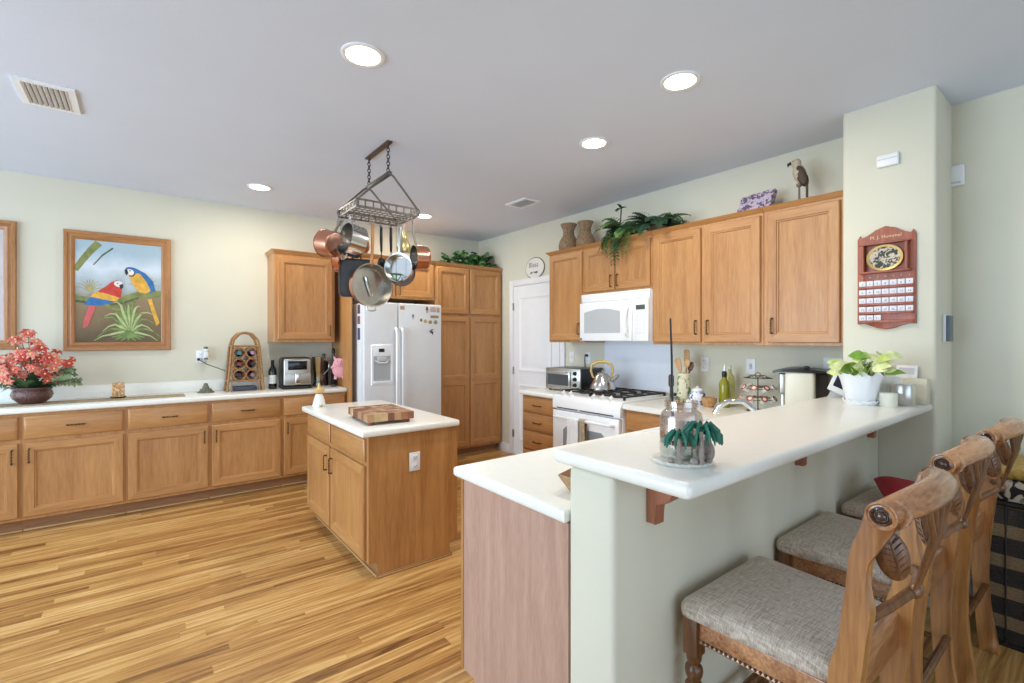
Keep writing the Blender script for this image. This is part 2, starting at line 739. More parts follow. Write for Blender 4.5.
window('window_1', 0.7, 5.1, 0.35, 2.45, 3, Matrix.Translation((RX0 - 0.02, 0, 0)) @ Matrix.Rotation(R(90), 4, 'Z'))
window('window_2', -2.3, 2.7, 0.0, 2.5, 3, Matrix.Translation((0, RY0 - 0.02, 0)))

# pony wall that carries the bar, and the pillar it runs into
PX = 3.258
struct(MB().box(1.0, PX, 0.843, 1.014, 0, 1.043, bev=0.018, seg=4).build('wall_pony', M_wall))
struct(MB().box(PX, XS + 0.01, 0.5985, 1.0197, 0, H + 0.01, bev=0.018, seg=4).build('wall_pillar', M_wall))
# white splash panel behind the range
sb('trim_1', mat('splash_panel', (226, 231, 240), 0.3), XS - 0.006, XS, 2.40, 3.16, 0.95, 1.40)
# skirting
sb('baseboard_right', M_white, XS - 0.015, XS, 4.70, 4.90, 0, 0.11, bev=0.004)
sb('baseboard_dining', M_white, XS - 0.015, XS, RY0, 0.598, 0, 0.11, bev=0.004)

# pantry door on the stove wall (faces -X): local x runs to -Y
tr = MB()
DY0, DY1, DZ = 4.62, 3.79, 2.06      # opening
for a, b in ((DY0, DY0 + 0.075), (DY1 - 0.075, DY1)):
    tr.box(XS - 0.02, XS, a, b, 0, DZ + 0.075, bev=0.005)
tr.box(XS - 0.02, XS, DY1, DY0, DZ, DZ + 0.075, bev=0.005)
struct(tr.build('trim_2', M_white))
dr = thing('door_1', 'white panelled pantry door beside the tall cabinet', 'door', (XS - 0.012, DY0 - 0.006, 0.012), R(-90))
dr['kind'] = 'structure'
dm = MB()
dw, dh = DY0 - DY1 - 0.012, DZ - 0.016
dm.box(0, dw, -0.004, 0.012, 0, dh)
for z0, z1, in ((0.18, 0.86), (1.02, dh - 0.13)):
    dm.M = Matrix.Translation((0.12, -0.004, z0))
    dm.rects(dw - 0.24, z1 - z0, [(0, 0), (0.0, -0.010), (0.018, -0.013), (0.034, -0.003), (0.05, -0.003), (0.075, -0.008)])
dm.M = None
dm.build('door_slab', M_white, dr)
for hz in (0.25, 1.02, 1.80):
    h = MB()
    h.cyl((-0.002, -0.012, hz - 0.045), (-0.002, -0.012, hz + 0.045), 0.007, n=10)
    h.box(0.0, 0.02, -0.007, -0.003, hz - 0.045, hz + 0.045)
    h.build('hinge', M_steelb, dr)
k = MB()
k.M = Matrix.Translation((dw - 0.07, -0.004, 0.95)) @ Matrix.Rotation(R(90), 4, 'X')
k.lathe([(0, 0), (0.03, 0), (0.03, 0.006), (0.012, 0.012), (0.012, 0.035), (0.027, 0.045), (0.03, 0.058), (0.022, 0.07), (0, 0.073)], n=18)
k.build('door_handle', M_steelb, dr)

# ------------------------------------------------------------------ cabinets
_handle = {}


def handle_mesh(length=0.10):
    """twisted bronze bar pull lying along local x, standing off to -y"""
    key = round(length, 3)
    if key not in _handle:
        b = MB()
        L = length / 2
        for sx in (-1, 1):
            b.cyl((sx * L, 0, 0), (sx * L, -0.022, 0), 0.0055, 0.0045, n=8)
            b.lathe([(0, -0.0), (0.0001, 0)], n=3) if False else None
        b.tube([(-L - 0.004, -0.022, 0), (L + 0.004, -0.022, 0)], 0.0028, n=8)
        nb = 5
        for i in range(nb):
            x = -L + 2 * L * (i + 0.5) / nb
            b.M = Matrix.Translation((x, -0.023, 0)) @ Matrix.Rotation(R(28), 4, 'Y')
            b.sphere((0, 0, 0), (L / nb * 1.02, 0.0055, 0.0062), n=8, m=6)
        b.M = None
        _handle[key] = b.mesh('handle', M_bronze)
    return _handle[key]


def cabinet(name, label, cat, loc, rz, w, d, h, fronts, z0=0.0, group=None, toe=0.10, toed=0.075, crown=0.0,
            mv=None, mh=None, notch_back=False, side_lip=(0, 0)):
    """fronts: (kind, x0, x1, z0, z1, handle or None); handle: (x, z, 'v'|'h').  Front face at y=0, faces -y."""
    mv, mh = mv or WV, mh or WH
    root = thing(name, label, cat, loc, rz, group)
    b = MB()
    if notch_back:
        b.prism([(0, toe), (toed, toe), (toed, 0), (d - toed, 0), (d - toed, toe), (d, toe), (d, h), (0, h)], 0, w, 'yz')
    else:
        b.box(0, w, 0, d, toe, h, bev=0.002, seg=1)
    b.build('carcass', [mv, mh], root)
    if toe > 0:
        t = MB()
        d1 = d - toed if notch_back else d
        if notch_back:
            t.box(0.002, w - 0.002, toed - 0.003, toed, 0, toe)
            t.box(0.002, w - 0.002, d1, d1 + 0.003, 0, toe)
        else:
            t.box(0.0, w, toed, d1, 0, toe + 0.001)
        t.mi = 1
        t.box(0, w, toed - 0.014, toed, 0, 0.02, bev=0.005)
        if notch_back:
            t.box(w, w + 0.013, toed - 0.014, d1 + 0.014, 0, 0.02, bev=0.005)
            t.box(0, w, d1, d1 + 0.014, 0, 0.02, bev=0.005)
        t.build('toe_kick', [W_TOE, W_TRIM], root)
    if crown > 0:
        c = MB()
        l0, l1 = side_lip
        rings = [(0.0, 0.0), (0.006, 0.006), (0.012, crown * 0.45), (0.026, crown * 0.8), (0.03, crown)]
        last = None
        for o_, z_ in rings:
            cur = [c._v((-o_ * l0, -o_ - 0.004, h + z_ - 0.006)), c._v((w + o_ * l1, -o_ - 0.004, h + z_ - 0.006)),
                   c._v((w + o_ * l1, d, h + z_ - 0.006)), c._v((-o_ * l0, d, h + z_ - 0.006))]
            if last:
                for i in range(4):
                    c._f([last[i], last[(i + 1) % 4], cur[(i + 1) % 4], cur[i]])
            else:
                c._f(cur[::-1])
            last = cur
        c._f(last)
        c.build('crown_moulding', WH, root)
    for fr in fronts:
        kind, x0, x1, a, bb, hd = fr[:6]
        fw, fh = x1 - x0, bb - a
        m = MB()
        if kind == 'door':
            sw = 0.056
            m.rects(fw, fh, [(0, -0.001), (0, -0.015), (0.005, -0.021), (sw, -0.021), (sw + 0.003, -0.015), (sw + 0.010, -0.014), (sw + 0.014, -0.007)], (0, 1))
            o = m.build('door', [mv, mh], root, (x0, 0, a))
        elif kind == 'door2':      # tall door with a middle rail
            sw = 0.056
            mid = fr[6] - a
            m.rects(fw, mid + sw / 2, [(0, -0.001), (0, -0.015), (0.004, -0.021), (sw, -0.021), (sw + 0.003, -0.015), (sw + 0.010, -0.014), (sw + 0.014, -0.007)], (0, 1))
            m.M = Matrix.Translation((0, 0, mid + sw / 2 - 0.004))
            m.rects(fw, fh - mid - sw / 2 + 0.004, [(0, -0.001), (0, -0.0195), (0.002, -0.021), (sw, -0.021), (sw + 0.003, -0.015), (sw + 0.010, -0.014), (sw + 0.014, -0.007)], (0, 1))
            m.M = None
            o = m.build('door', [mv, mh], root, (x0, 0, a))
        else:
            m.rects(fw, fh, [(0, -0.001), (0, -0.011), (0.006, -0.017), (0.016, -0.021)], (1, 1))
            m.mi = 1
            o = m.build('drawer', [mv, mh], root, (x0, 0, a))
        if hd:
            hx, hz, ho = hd
            inst('handle', handle_mesh(0.10), o, (hx - x0, -0.021, hz - a), (0, R(90) if ho == 'v' else 0, 0))
    return root


# --- left run under the back wall
YF = 4.91
ZC = 0.92
edges = [-1.27, -0.69, -0.10, 0.472, 1.052, 1.655]
labels = ['honey maple base cabinet cut by the left picture edge',
          'honey maple base cabinet under the red flowers, handle on door left',
          'honey maple base cabinet under the small candle, second full door from left',
          'honey maple base cabinet directly under the wicker wine rack',
          'honey maple base cabinet under the air fryer, half hidden behind the island']
hside = ['r', 'l', 'r', 'l', 'l']
for i in range(5):
    x0, x1 = edges[i], edges[i + 1]
    w = x1 - x0
    g = 0.014
    hx = (w - g - 0.03) if hside[i] == 'r' else g + 0.03
    fr = [('drawer', g, w - g, 0.69, 0.855, (w / 2, 0.772, 'h')),
          ('door', g, w - g, 0.125, 0.662, (hx, 0.57, 'v'))]
    cabinet('base_cabinet', labels[i], 'cabinet', (x0, YF, 0), 0, w, YB - YF, ZC - 0.042, fr,
            group='base cabinets along the back wall')

c = thing('countertop', 'long white countertop with backsplash along the back wall', 'countertop', (-1.3, 4.875, ZC - 0.042))
MB().box(0, 2.962, 0, YB - 4.875, 0, 0.042, bev=0.014, seg=4).build('worktop', M_counter, c)
MB().box(0, 2.962, YB - 4.875 - 0.02, YB - 4.875, 0.042, 0.042 + 0.105, bev=0.004).build('backsplash', M_counter, c)

# tall panel beside the refrigerator
p = MB().box(0, 0.02, 0, YB - 4.80, 0, 2.285, bev=0.002).build('end_panel', WV, None, (1.665, 4.80, 0))
tag(p, 'tall narrow maple end panel left of the refrigerator', 'panel')

# wall cabinet above the air fryer
cabinet('wall_cabinet', 'single-door maple wall cabinet above the air fryer', 'cabinet', (1.02, 5.09, 1.385), 0, 0.58, YB - 5.09, 0.875,
        [('door', 0.03, 0.55, 0.03, 0.845, (0.525, 0.12, 'v'))], toe=0, crown=0.04, side_lip=(1, 0))

# cabinet over the refrigerator and pantry tower
cabinet('wall_cabinet', 'wide low maple cabinet over the white refrigerator', 'cabinet', (1.69, 4.87, 1.86), 0, 0.97, YB - 4.87, 0.425,
        [('door', 0.02, 0.475, 0.025, 0.40, (0.44, 0.09, 'v')), ('door', 0.495, 0.95, 0.025, 0.40, (0.53, 0.09, 'v'))], toe=0, crown=0.03)
cabinet('pantry_cabinet', 'tall maple pantry cabinet right of the refrigerator with green plants on top', 'cabinet', (2.665, 4.87, 0), 0, 0.945, YB - 4.87, 2.285,
        [('door', 0.015, 0.46, 1.715, 2.26, None), ('door', 0.472, 0.925, 1.715, 2.26, None),
         ('door2', 0.015, 0.46, 0.125, 1.685, None, 0.90), ('door2', 0.472, 0.925, 0.125, 1.685, None, 0.90)],
        crown=0.03)

# --- stove wall uppers (face -X)
XU = 3.32
RZ = R(-90)
cabinet('wall_cabinet', 'tall maple wall cabinet with one door left of the microwave', 'cabinet', (XU, 3.64, 1.385), RZ, 0.49, XS - XU, 0.895,
        [('door', 0.02, 0.47, 0.02, 0.875, (0.44, 0.13, 'v'))], toe=0, crown=0.03, side_lip=(1, 0))
cabinet('wall_cabinet', 'low two-door maple wall cabinet right above the microwave', 'cabinet', (XU, 3.148, 1.835), RZ, 0.765, XS - XU, 0.445,
        [('door', 0.015, 0.377, 0.02, 0.42, (0.345, 0.10, 'v')), ('door', 0.388, 0.75, 0.02, 0.42, (0.42, 0.10, 'v'))], toe=0, crown=0.03)
cabinet('wall_cabinet', 'two-door maple wall cabinet right of the microwave', 'cabinet', (XU, 2.381, 1.375), RZ, 0.885, XS - XU, 0.905,
        [('door', 0.02, 0.432, 0.02, 0.88, (0.40, 0.13, 'v')), ('door', 0.462, 0.868, 0.02, 0.88, (0.495, 0.13, 'v'))], toe=0, crown=0.03)
cabinet('wall_cabinet', 'single-door maple wall cabinet against the pillar with parrot figurine on top', 'cabinet', (XU, 1.494, 1.375), RZ, 0.470, XS - XU, 0.905,
        [('door', 0.03, 0.448, 0.02, 0.88, (0.062, 0.13, 'v'))], toe=0, crown=0.03)

# --- stove wall base cabinets and worktops
XB = 3.0
ZK = 0.911
CT = 0.042
cabinet('base_cabinet', 'maple four-drawer base cabinet left of the range', 'cabinet', (XB, 3.68, 0), RZ, 0.488, XS - XB, ZK - CT,
        [('drawer', 0.015, 0.475, 0.71, 0.85, (0.245, 0.78, 'h')), ('drawer', 0.015, 0.475, 0.535, 0.695, (0.245, 0.615, 'h')),
         ('drawer', 0.015, 0.475, 0.345, 0.52, (0.245, 0.43, 'h')), ('drawer', 0.015, 0.475, 0.125, 0.33, (0.245, 0.23, 'h'))])
cabinet('base_cabinet', 'maple base cabinet right of the range', 'cabinet', (XB, 2.405, 0), RZ, 0.755, XS - XB - 0.022, ZK - CT,
        [('drawer', 0.02, 0.735, 0.71, 0.85, (0.37, 0.78, 'h')), ('door', 0.02, 0.735, 0.125, 0.69, (0.07, 0.6, 'v'))])
o = MB().box(0, XS - 2.965, 0, 0.512, 0, CT, bev=0.013, seg=4).build('countertop', M_counter, None, (2.965, 3.188, ZK - CT))
tag(o, 'short white countertop left of the range under the toaster oven', 'countertop')

# peninsula cabinets, face the kitchen (+Y)
pen = cabinet('peninsula_cabinet', 'peninsula base cabinet with plain pinkish oak end panel', 'cabinet', (2.98, 1.592, 0), R(180), 1.965, 0.576, ZK - CT,
              [('door', 0.03, 0.50, 0.125, 0.69, (0.46, 0.6, 'v')), ('door', 0.515, 0.98, 0.125, 0.69, (0.56, 0.6, 'v')),
               ('door', 1.0, 1.46, 0.125, 0.69, (1.42, 0.6, 'v')), ('door', 1.475, 1.94, 0.125, 0.69, (1.52, 0.6, 'v')),
               ('drawer', 0.03, 0.98, 0.71, 0.85, None), ('drawer', 1.0, 1.94, 0.71, 0.85, (1.47, 0.78, 'h'))])
pp = MB()
pp.prism([(-0.006, 0.12), (0.576, 0.12), (0.576, ZK - CT), (-0.006, ZK - CT)], 1.965, 1.978, 'yz')
pp.prism([(0.07, 0.0), (0.576, 0.0), (0.576, 0.12), (0.07, 0.12)], 1.965, 1.978, 'yz')
pp.mi = 1
pp.box(1.963, 1.981, -0.022, -0.005, 0.12, ZK - CT)
o = pp.build('end_panel', [W_PEN, WV], pen)
o['label'] = 'pinkish oak-print end panel'

ct = MB()
ct.prism([(0.985, 1.015), (XS - 0.001, 1.021), (XS - 0.001, 2.405), (2.965, 2.405), (2.965, 1.647), (0.985, 1.647)], ZK - CT, ZK, 'xy', bev=0.013)
o = ct.build('countertop', M_counter, None)
tag(o, 'lower white countertop of the peninsula, turning the corner to the range', 'countertop')

# bar top
bt = MB()
bt.box(0, PX - 0.992, 0, 1.0769 - 0.6113, 0, 0.04, bev=0.016, seg=5)
o = bt.build('countertop', M_counter, None, (0.992, 0.6113, 1.043))
tag(o, 'raised white bar top on the half wall', 'countertop')
# corbels under the bar
W_COR = wood('corbel_wood', (150, 92, 66), (178, 116, 88), 'z', freq=9)
for i, (cx, lb) in enumerate(((1.165, 'wooden corbel under the free end of the bar'), (2.17, 'wooden corbel under the middle of the bar'), (3.08, 'wooden corbel under the bar near the pillar'))):
    m = MB()
    m.prism([(0, 0), (0, -0.148), (-0.030, -0.148), (-0.030, -0.088), (-0.055, -0.085), (-0.076, -0.070), (-0.088, -0.045), (-0.088, 0)], -0.022, 0.022, 'yz', bev=0.003)
    o = m.build('corbel', W_COR, None, (cx, 0.8425, 1.042))
    tag(o, lb, 'corbel', 'corbels under the bar top')

# --- island
isl = cabinet('kitchen_island', 'maple kitchen island with two doors and two drawers', 'kitchen island', (1.05, 3.97, 0), RZ, 1.25, 0.605, 0.845,
              [('drawer', 0.02, 0.56, 0.69, 0.825, None), ('drawer', 0.60, 1.215, 0.69, 0.825, None),
               ('door', 0.02, 0.56, 0.105, 0.665, (0.525, 0.55, 'v')), ('door', 0.60, 1.215, 0.105, 0.665, (0.64, 0.55, 'v'))], toe=0.095, toed=0.06, notch_back=True)


def outlet(name, label, loc, rot, parent=None, kind='duplex', w=0.072, h=0.116):
    """face towards local -y"""
    if parent is None:
        r = thing(name, label, 'outlet' if kind == 'duplex' else 'switch', loc, rot=rot)
    else:
        r = bpy.data.objects.new(name, None)
        COL.objects.link(r)
        r.parent = parent
        r.location = loc
        r.rotation_euler = rot
    m = MB()
    m.box(-w / 2, w / 2, -0.006, 0, -h / 2, h / 2, bev=0.003)
    m.build('cover_plate', M_plate, r)
    if kind == 'duplex':
        for s in (-1, 1):
            k = MB()
            k.box(-0.017, 0.017, -0.009, -0.004, s * 0.027 - 0.014, s * 0.027 + 0.014, bev=0.004)
            k.mi = 1
            for q in (-0.007, 0.007):
                k.box(q - 0.0015, q + 0.0015, -0.0095, -0.0085, s * 0.027 - 0.003, s * 0.027 + 0.006)
            k.box(-0.002, 0.002, -0.0095, -0.0085, s * 0.027 - 0.010, s * 0.027 - 0.006)
            k.build('socket', [M_plate, M_dgrey], r)
    else:
        k = MB()
        k.box(-0.005, 0.005, -0.018, -0.004, -0.004, 0.010, bev=0.001)
        k.box(-0.011, 0.011, -0.008, -0.004, -0.022, 0.022)
        k.build('toggle', M_grey if kind == 'jack' else M_plate, r)
    return r


# island outlet sits on the end panel that faces -Y : local +x side of the cabinet
outlet('power_outlet', None, (1.2505, 0.295, 0.655), (0, 0, R(90)), isl)
o = MB().box(0, 0.66, 0, 1.315, 0, 0.042, bev=0.014, seg=4).build('island_countertop', M_counter, None, (1.0, 2.69, 0.8445))
tag(o, 'white countertop of the kitchen island', 'countertop')

# ------------------------------------------------------------------ refrigerator
fr = thing('refrigerator', 'white side-by-side refrigerator with ice dispenser', 'refrigerator', (1.735, 4.62, 0))
FW, FH = 0.875, 1.79
b = MB()
b.box(0.004, FW - 0.004, 0.075, 0.74, 0.02, FH - 0.01, bev=0.004)
b.build('body', M_appl2, fr)
b = MB()
b.box(0.02, FW - 0.02, 0.03, 0.10, 0.02, 0.10)
b.build('base_grille', M_grey, fr)
SP = 0.365
# freezer door with a cut-out for the dispenser: built from four slabs round the recess
dx0, dx1, dz0, dz1 = 0.075, 0.305, 0.95, 1.36
b = MB()
b.box(0, SP - 0.003, 0, 0.068, 0.11, FH, bev=0.012, seg=3)
dl = b.build('door', M_appl2, fr)
dl['label'] = 'freezer door with dispenser'
d = MB()
d.M = Matrix.Translation((dx0, 0.0, dz0))
d.rects(dx1 - dx0, dz1 - dz0, [(0, 0.004), (0, -0.006), (0.004, -0.010), (0.022, -0.010), (0.025, -0.003)])
d.M = None
d.box(dx0 + 0.022, dx1 - 0.022, -0.012, 0, dz1 - 0.115, dz1 - 0.02, bev=0.003)
d.box(dx0 + 0.022, dx1 - 0.022, -0.022, 0, dz0 + 0.02, dz0 + 0.045, bev=0.003)
ds = d.build('dispenser', M_appl, dl)
d = MB()
d.box(dx0 + 0.028, dx1 - 0.028, -0.005, -0.0025, dz0 + 0.045, dz1 - 0.115)
d.build('dispenser_recess', mat('recess_grey', (178, 182, 184), 0.45), dl)
d = MB()
d.box(dx0 + 0.075, dx1 - 0.095, -0.014, -0.011, dz1 - 0.075, dz1 - 0.04)
d.build('display', M_black, dl)
d = MB()
d.tube([(dx0 + 0.04, -0.008, dz1 - 0.16), (dx0 + 0.08, -0.03, dz1 - 0.185), (dx1 - 0.08, -0.03, dz1 - 0.185), (dx1 - 0.05, -0.008, dz1 - 0.15)], 0.010, 8)
d.box(dx0 + 0.06, dx1 - 0.07, -0.02, -0.004, dz1 - 0.165, dz1 - 0.12, bev=0.004)
d.build('dispenser_lever', M_grey, dl)
b = MB()
b.box(SP + 0.003, FW, 0, 0.068, 0.11, FH, bev=0.012, seg=3)
drr = b.build('door', M_appl2, fr)
for par, hx in ((dl, SP - 0.032), (drr, SP + 0.032)):
    b = MB()
    b.tube([(hx, 0.0, 0.60), (hx, -0.035, 0.62), (hx, -0.048, 0.66), (hx, -0.048, 1.46), (hx, -0.035, 1.51), (hx, 0.0, 1.53)], [0.014, 0.016, 0.015, 0.015, 0.016, 0.014], 10)
    b.build('handle', M_appl, par)
# magnets
MG = [(2.145, 1.745, 0.05, 0.04, (196, 160, 128), 'square tan photo magnet at the top of the right fridge door', 'rect'),
      (2.265, 1.655, 0.028, 0.052, (128, 132, 150), 'small blue grey tree-shaped magnet on the right fridge door', 'tree'),
      (2.43, 1.735, 0.035, 0.07, (116, 92, 76), 'brown figure magnet left of the pink magnet, top right of the fridge', 'tree'),
      (2.50, 1.74, 0.075, 0.055, (205, 180, 180), 'pale pink rectangular magnet, top right corner of the fridge', 'rect'),
      (2.565, 1.735, 0.035, 0.055, (190, 170, 150), 'small beige magnet at the top right edge of the fridge', 'rect'),
      (2.52, 1.66, 0.10, 0.028, (160, 140, 100), 'long olive strip magnet in the upper magnet cluster', 'rect'),
      (2.36, 1.62, 0.03, 0.035, (150, 118, 84), 'round brown magnet, leftmost of the lower magnet row', 'round'),
      (2.41, 1.61, 0.04, 0.04, (190, 168, 110), 'yellowish oval magnet in the lower magnet row', 'round'),
      (2.47, 1.60, 0.045, 0.04, (170, 132, 90), 'tan oval magnet in the middle of the lower magnet row', 'round'),
      (2.535, 1.60, 0.05, 0.045, (150, 150, 110), 'olive oval magnet, rightmost of the lower magnet row', 'round'),
      (2.487, 1.495, 0.036, 0.03, (50, 50, 56), 'black curled gecko-like magnet, lowest on the right fridge door', 'curl')]
for x, z, w, h, col, lb, kd in MG:
    b = MB()
    if kd == 'rect':
        b.box(-w / 2, w / 2, -0.006, 0, -h / 2, h / 2, bev=0.002)
    elif kd == 'round':
        b.sphere((0, -0.003, 0), (w / 2, 0.004, h / 2), 12, 6)
    elif kd == 'tree':
        b.prism([(-w * .12, -h / 2), (w * .12, -h / 2), (w * .12, -h * .1), (w / 2, -h * .05), (w * .3, h * .2), (w * .35, h * .3), (0, h / 2), (-w * .35, h * .3), (-w * .3, h * .2), (-w / 2, -h * .05), (-w * .12, -h * .1)], -0.006, 0)
    else:
        b.tube([(w * .45, -0.004, h * .9), (-w * .2, -0.004, h * .6), (-w * .4, -0.004, 0), (w * .2, -0.004, -h * .3), (0.01, -0.004, -h)], [0.004, 0.008, 0.009, 0.009, 0.003], 8)
        b.tube([(-w * .7, -0.004, h * .4), (-w * .3, -0.004, 0), (w * .6, -0.004, h * .1)], 0.003, 6)
    o = b.build('fridge_magnet', mat('magnet_%d_%d_%d' % col, col, 0.5, noise=0.25, scale=70), None, (x, 4.6195, z))
    tag(o, lb, 'magnet')
# magnets on the refrigerator's left flank
for z, h, col, lb in ((1.72, 0.09, (88, 70, 80), 'dark magnet high on the left flank of the fridge'), (1.61, 0.08, (140, 90, 90), 'reddish magnet in the middle of the fridge flank'), (1.47, 0.12, (90, 80, 120), 'violet magnet lowest on the fridge flank')):
    o = MB().box(-0.006, 0, -0.03, 0.03, -h / 2, h / 2, bev=0.002).build('fridge_magnet', mat('magnet_%d_%d_%d' % col, col, 0.5, noise=0.3, scale=60), None, (1.7388, 4.76, z))
    tag(o, lb, 'magnet')

# ------------------------------------------------------------------ range
rg = thing('kitchen_range', 'white gas range between the base cabinets', 'stove', (2.955, 3.178, 0), RZ)
RW = 0.76
b = MB()
b.box(0, RW, 0.03, XS - 2.955 - 0.01, 0.0, 0.895, bev=0.004)
b.build('body', M_appl, rg)
b = MB()
b.prism([(-0.012, 0.80), (-0.012, 0.872), (0.02, 0.918), (0.05, 0.926), (0.655, 0.926), (0.655, 0.89), (0.03, 0.89), (0.03, 0.80)], -0.006, RW + 0.006, 'yz', bev=0.004)
b.build('cooktop', M_appl, rg)
for x0, x1 in ((0.05, 0.31), (0.33, 0.70)):
    b = MB()
    b.box(x0, x1, -0.0135, -0.011, 0.803, 0.812)
    b.build('vent_slot', M_black, rg)
od = MB()
od.box(0.004, RW - 0.004, -0.018, 0.028, 0.20, 0.785, bev=0.006)
odo = od.build('oven_door', M_appl, rg)
od = MB()
od.prism([(0.15, 0.42), (0.61, 0.42), (0.62, 0.44), (0.62, 0.62), (0.58, 0.655), (0.18, 0.655), (0.14, 0.62), (0.14, 0.44)], -0.021, -0.016, 'xz')
od.build('oven_window', mat('oven_glass', (150, 156, 162), 0.15), odo)
od = MB()
od.tube([(0.05, -0.018, 0.73), (0.06, -0.052, 0.735), (0.10, -0.062, 0.735), (0.66, -0.062, 0.735), (0.70, -0.052, 0.735), (0.71, -0.018, 0.73)], 0.014, 10)
od.build('handle', M_appl, odo)
b = MB()
b.box(0.004, RW - 0.004, -0.012, 0.028, 0.03, 0.19, bev=0.006)
b.build('storage_drawer', M_appl, rg)
for i, kx in enumerate((0.10, 0.19, 0.46, 0.555, 0.645)):
    b = MB()
    b.M = Matrix.Translation((kx, 0.035, 0.918)) @ Matrix.Rotation(R(30), 4, 'X')
    b.lathe([(0.026, 0), (0.026, 0.006), (0.019, 0.012), (0.017, 0.03), (0, 0.031)], n=16)
    b.box(-0.005, 0.005, -0.02, 0.02, 0.028, 0.040, bev=0.002)
    b.M = None
    b.build('control_knob', M_appl, rg)
for gx, gy in ((0.19, 0.21), (0.19, 0.49), (0.57, 0.21), (0.57, 0.49)):
    b = MB()
    b.M = Matrix.Translation((gx, gy, 0.926))
    b.lathe([(0, 0), (0.05, 0), (0.05, 0.008), (0.036, 0.010), (0.036, 0.018), (0, 0.020)], n=18)
    b.build('burner', M_black, rg)
for gx0, gx1 in ((0.03, 0.365), (0.395, 0.73)):
    b = MB()
    y0, y1, z = 0.085, 0.625, 0.950
    for x in (gx0, gx1):
        b.box(x - 0.006, x + 0.006, y0, y1, z - 0.006, z + 0.007)
    for y in (y0, (y0 + y1) / 2, y1):
        b.box(gx0, gx1, y - 0.006, y + 0.006, z - 0.006, z + 0.007)
    for yy in (0.21, 0.49):
        mx = (gx0 + gx1) / 2
        b.box(mx - 0.005, mx + 0.005, yy - 0.13, yy - 0.03, z - 0.004, z + 0.009)
        b.box(mx - 0.005, mx + 0.005, yy + 0.03, yy + 0.13, z - 0.004, z + 0.009)
        b.box(gx0, mx - 0.03, yy - 0.005, yy + 0.005, z - 0.004, z + 0.009)
        b.box(mx + 0.03, gx1, yy - 0.005, yy + 0.005, z - 0.004, z + 0.009)
    for x in (gx0, gx1):
        for y in (y0, y1):
            b.box(x - 0.008, x + 0.008, y - 0.008, y + 0.008, 0.926, z)
    b.build('burner_grate', M_iron, rg)


def towel(label, lx, w, drop_front, drop_back, m):
    """cloth folded over the oven handle; local frame of the range"""
    b = MB()
    n = 12
    prof = []
    cz, cy, r = 0.735, -0.062, 0.017
    for i in range(6):
        prof.append((cy - r - 0.002 - 0.006 * math.sin(i * 1.1), cz - drop_front + drop_front * i / 6))
    for i in range(7):
        a = PI - PI * i / 6
        prof.append((cy + math.cos(a) * r, cz + math.sin(a) * r))
    for i in range(1, 6):
        prof.append((cy + r + 0.001, cz - drop_back * i / 5))
    t = 0.003
    rows = []
    for j in range(n + 1):
        x = lx + w * j / n
        wob = 0.0035 * math.sin(j * 1.3)
        rows.append([b._v((x, y + (wob if y < cy else 0), z)) for y, z in prof])
    for j in range(n):
        for i in range(len(prof) - 1):
            b._f([rows[j][i], rows[j + 1][i], rows[j + 1][i + 1], rows[j][i + 1]])
    bmesh.ops.solidify(b.bm, geom=b.bm.faces[:], thickness=-t)
    o = b.build('dish_towel', m, None, (2.955, 3.178, 0), (0, 0, RZ))
    return tag(o, label, 'towel')


towel('white dish towel over the oven handle', 0.245, 0.13, 0.36, 0.28, mat('towel_white', (236, 238, 238), 0.9, bump=0.3, bscale=150))
towel('narrow striped beige dish towel over the oven handle, right of the white one', 0.385, 0.065, 0.40, 0.30, mat('towel_beige', (168, 152, 128), 0.9, noise=0.3, scale=45))

# microwave
mw = thing('microwave_oven', 'white over-the-range microwave under the low wall cabinet', 'microwave', (3.272, 3.143, 1.397), RZ)
MWW, MWH, MWD = 0.765, 0.435, XS - 3.272
MB().box(0, MWW, 0.012, MWD, 0, MWH, bev=0.006).build('body', M_appl, mw)
b = MB()
b.box(0.0, MWW, 0.0, 0.02, MWH - 0.075, MWH, bev=0.006)
for i in range(18):
    b.box(0.04 + i * 0.039, 0.065 + i * 0.039, -0.001, 0.001, MWH - 0.048, MWH - 0.043)
b.build('vent_grille', M_appl, mw)
md = MB()
md.box(0.0, 0.60, -0.022, 0.012, 0.004, MWH - 0.08, bev=0.008)
mdo = md.build('door', M_appl, mw)
md = MB()
pts = []
for i in range(13):
    t = i / 12
    pts.append((0.06 + 0.42 * t, 0.262 + 0.03 * math.sin(PI * t)))
md.prism([(0.48, 0.075)] + pts[::-1] + [(0.06, 0.075)], -0.0245, -0.02, 'xz')
md.build('window', M_mwin, mdo)
md = MB()
md.tube([(0.565, -0.02, 0.05), (0.562, -0.05, 0.075), (0.555, -0.062, 0.17), (0.562, -0.05, 0.265), (0.565, -0.02, 0.29)], [0.014, 0.015, 0.014, 0.015, 0.014], 10)
md.build('handle', M_appl, mdo)
b = MB()
b.box(0.606, MWW, -0.02, 0.012, 0.004, MWH - 0.08, bev=0.006)
pn = b.build('control_panel', M_appl, mw)
MB().box(0.645, 0.735, -0.0225, -0.019, 0.265, 0.305).build('display', mat('lcd', (74, 88, 78), 0.25), pn)
b = MB()
for r_ in range(5):
    for c_ in range(3):
        b.box(0.64 + c_ * 0.036, 0.668 + c_ * 0.036, -0.0222, -0.019, 0.06 + r_ * 0.036, 0.085 + r_ * 0.036, bev=0.001, seg=1)
b.build('keypad', mat('key_grey', (222, 224, 226), 0.4), pn)
MB().box(0.01, 0.03, -0.0232, -0.021, 0.012, 0.03).build('badge', M_dgrey, mdo)

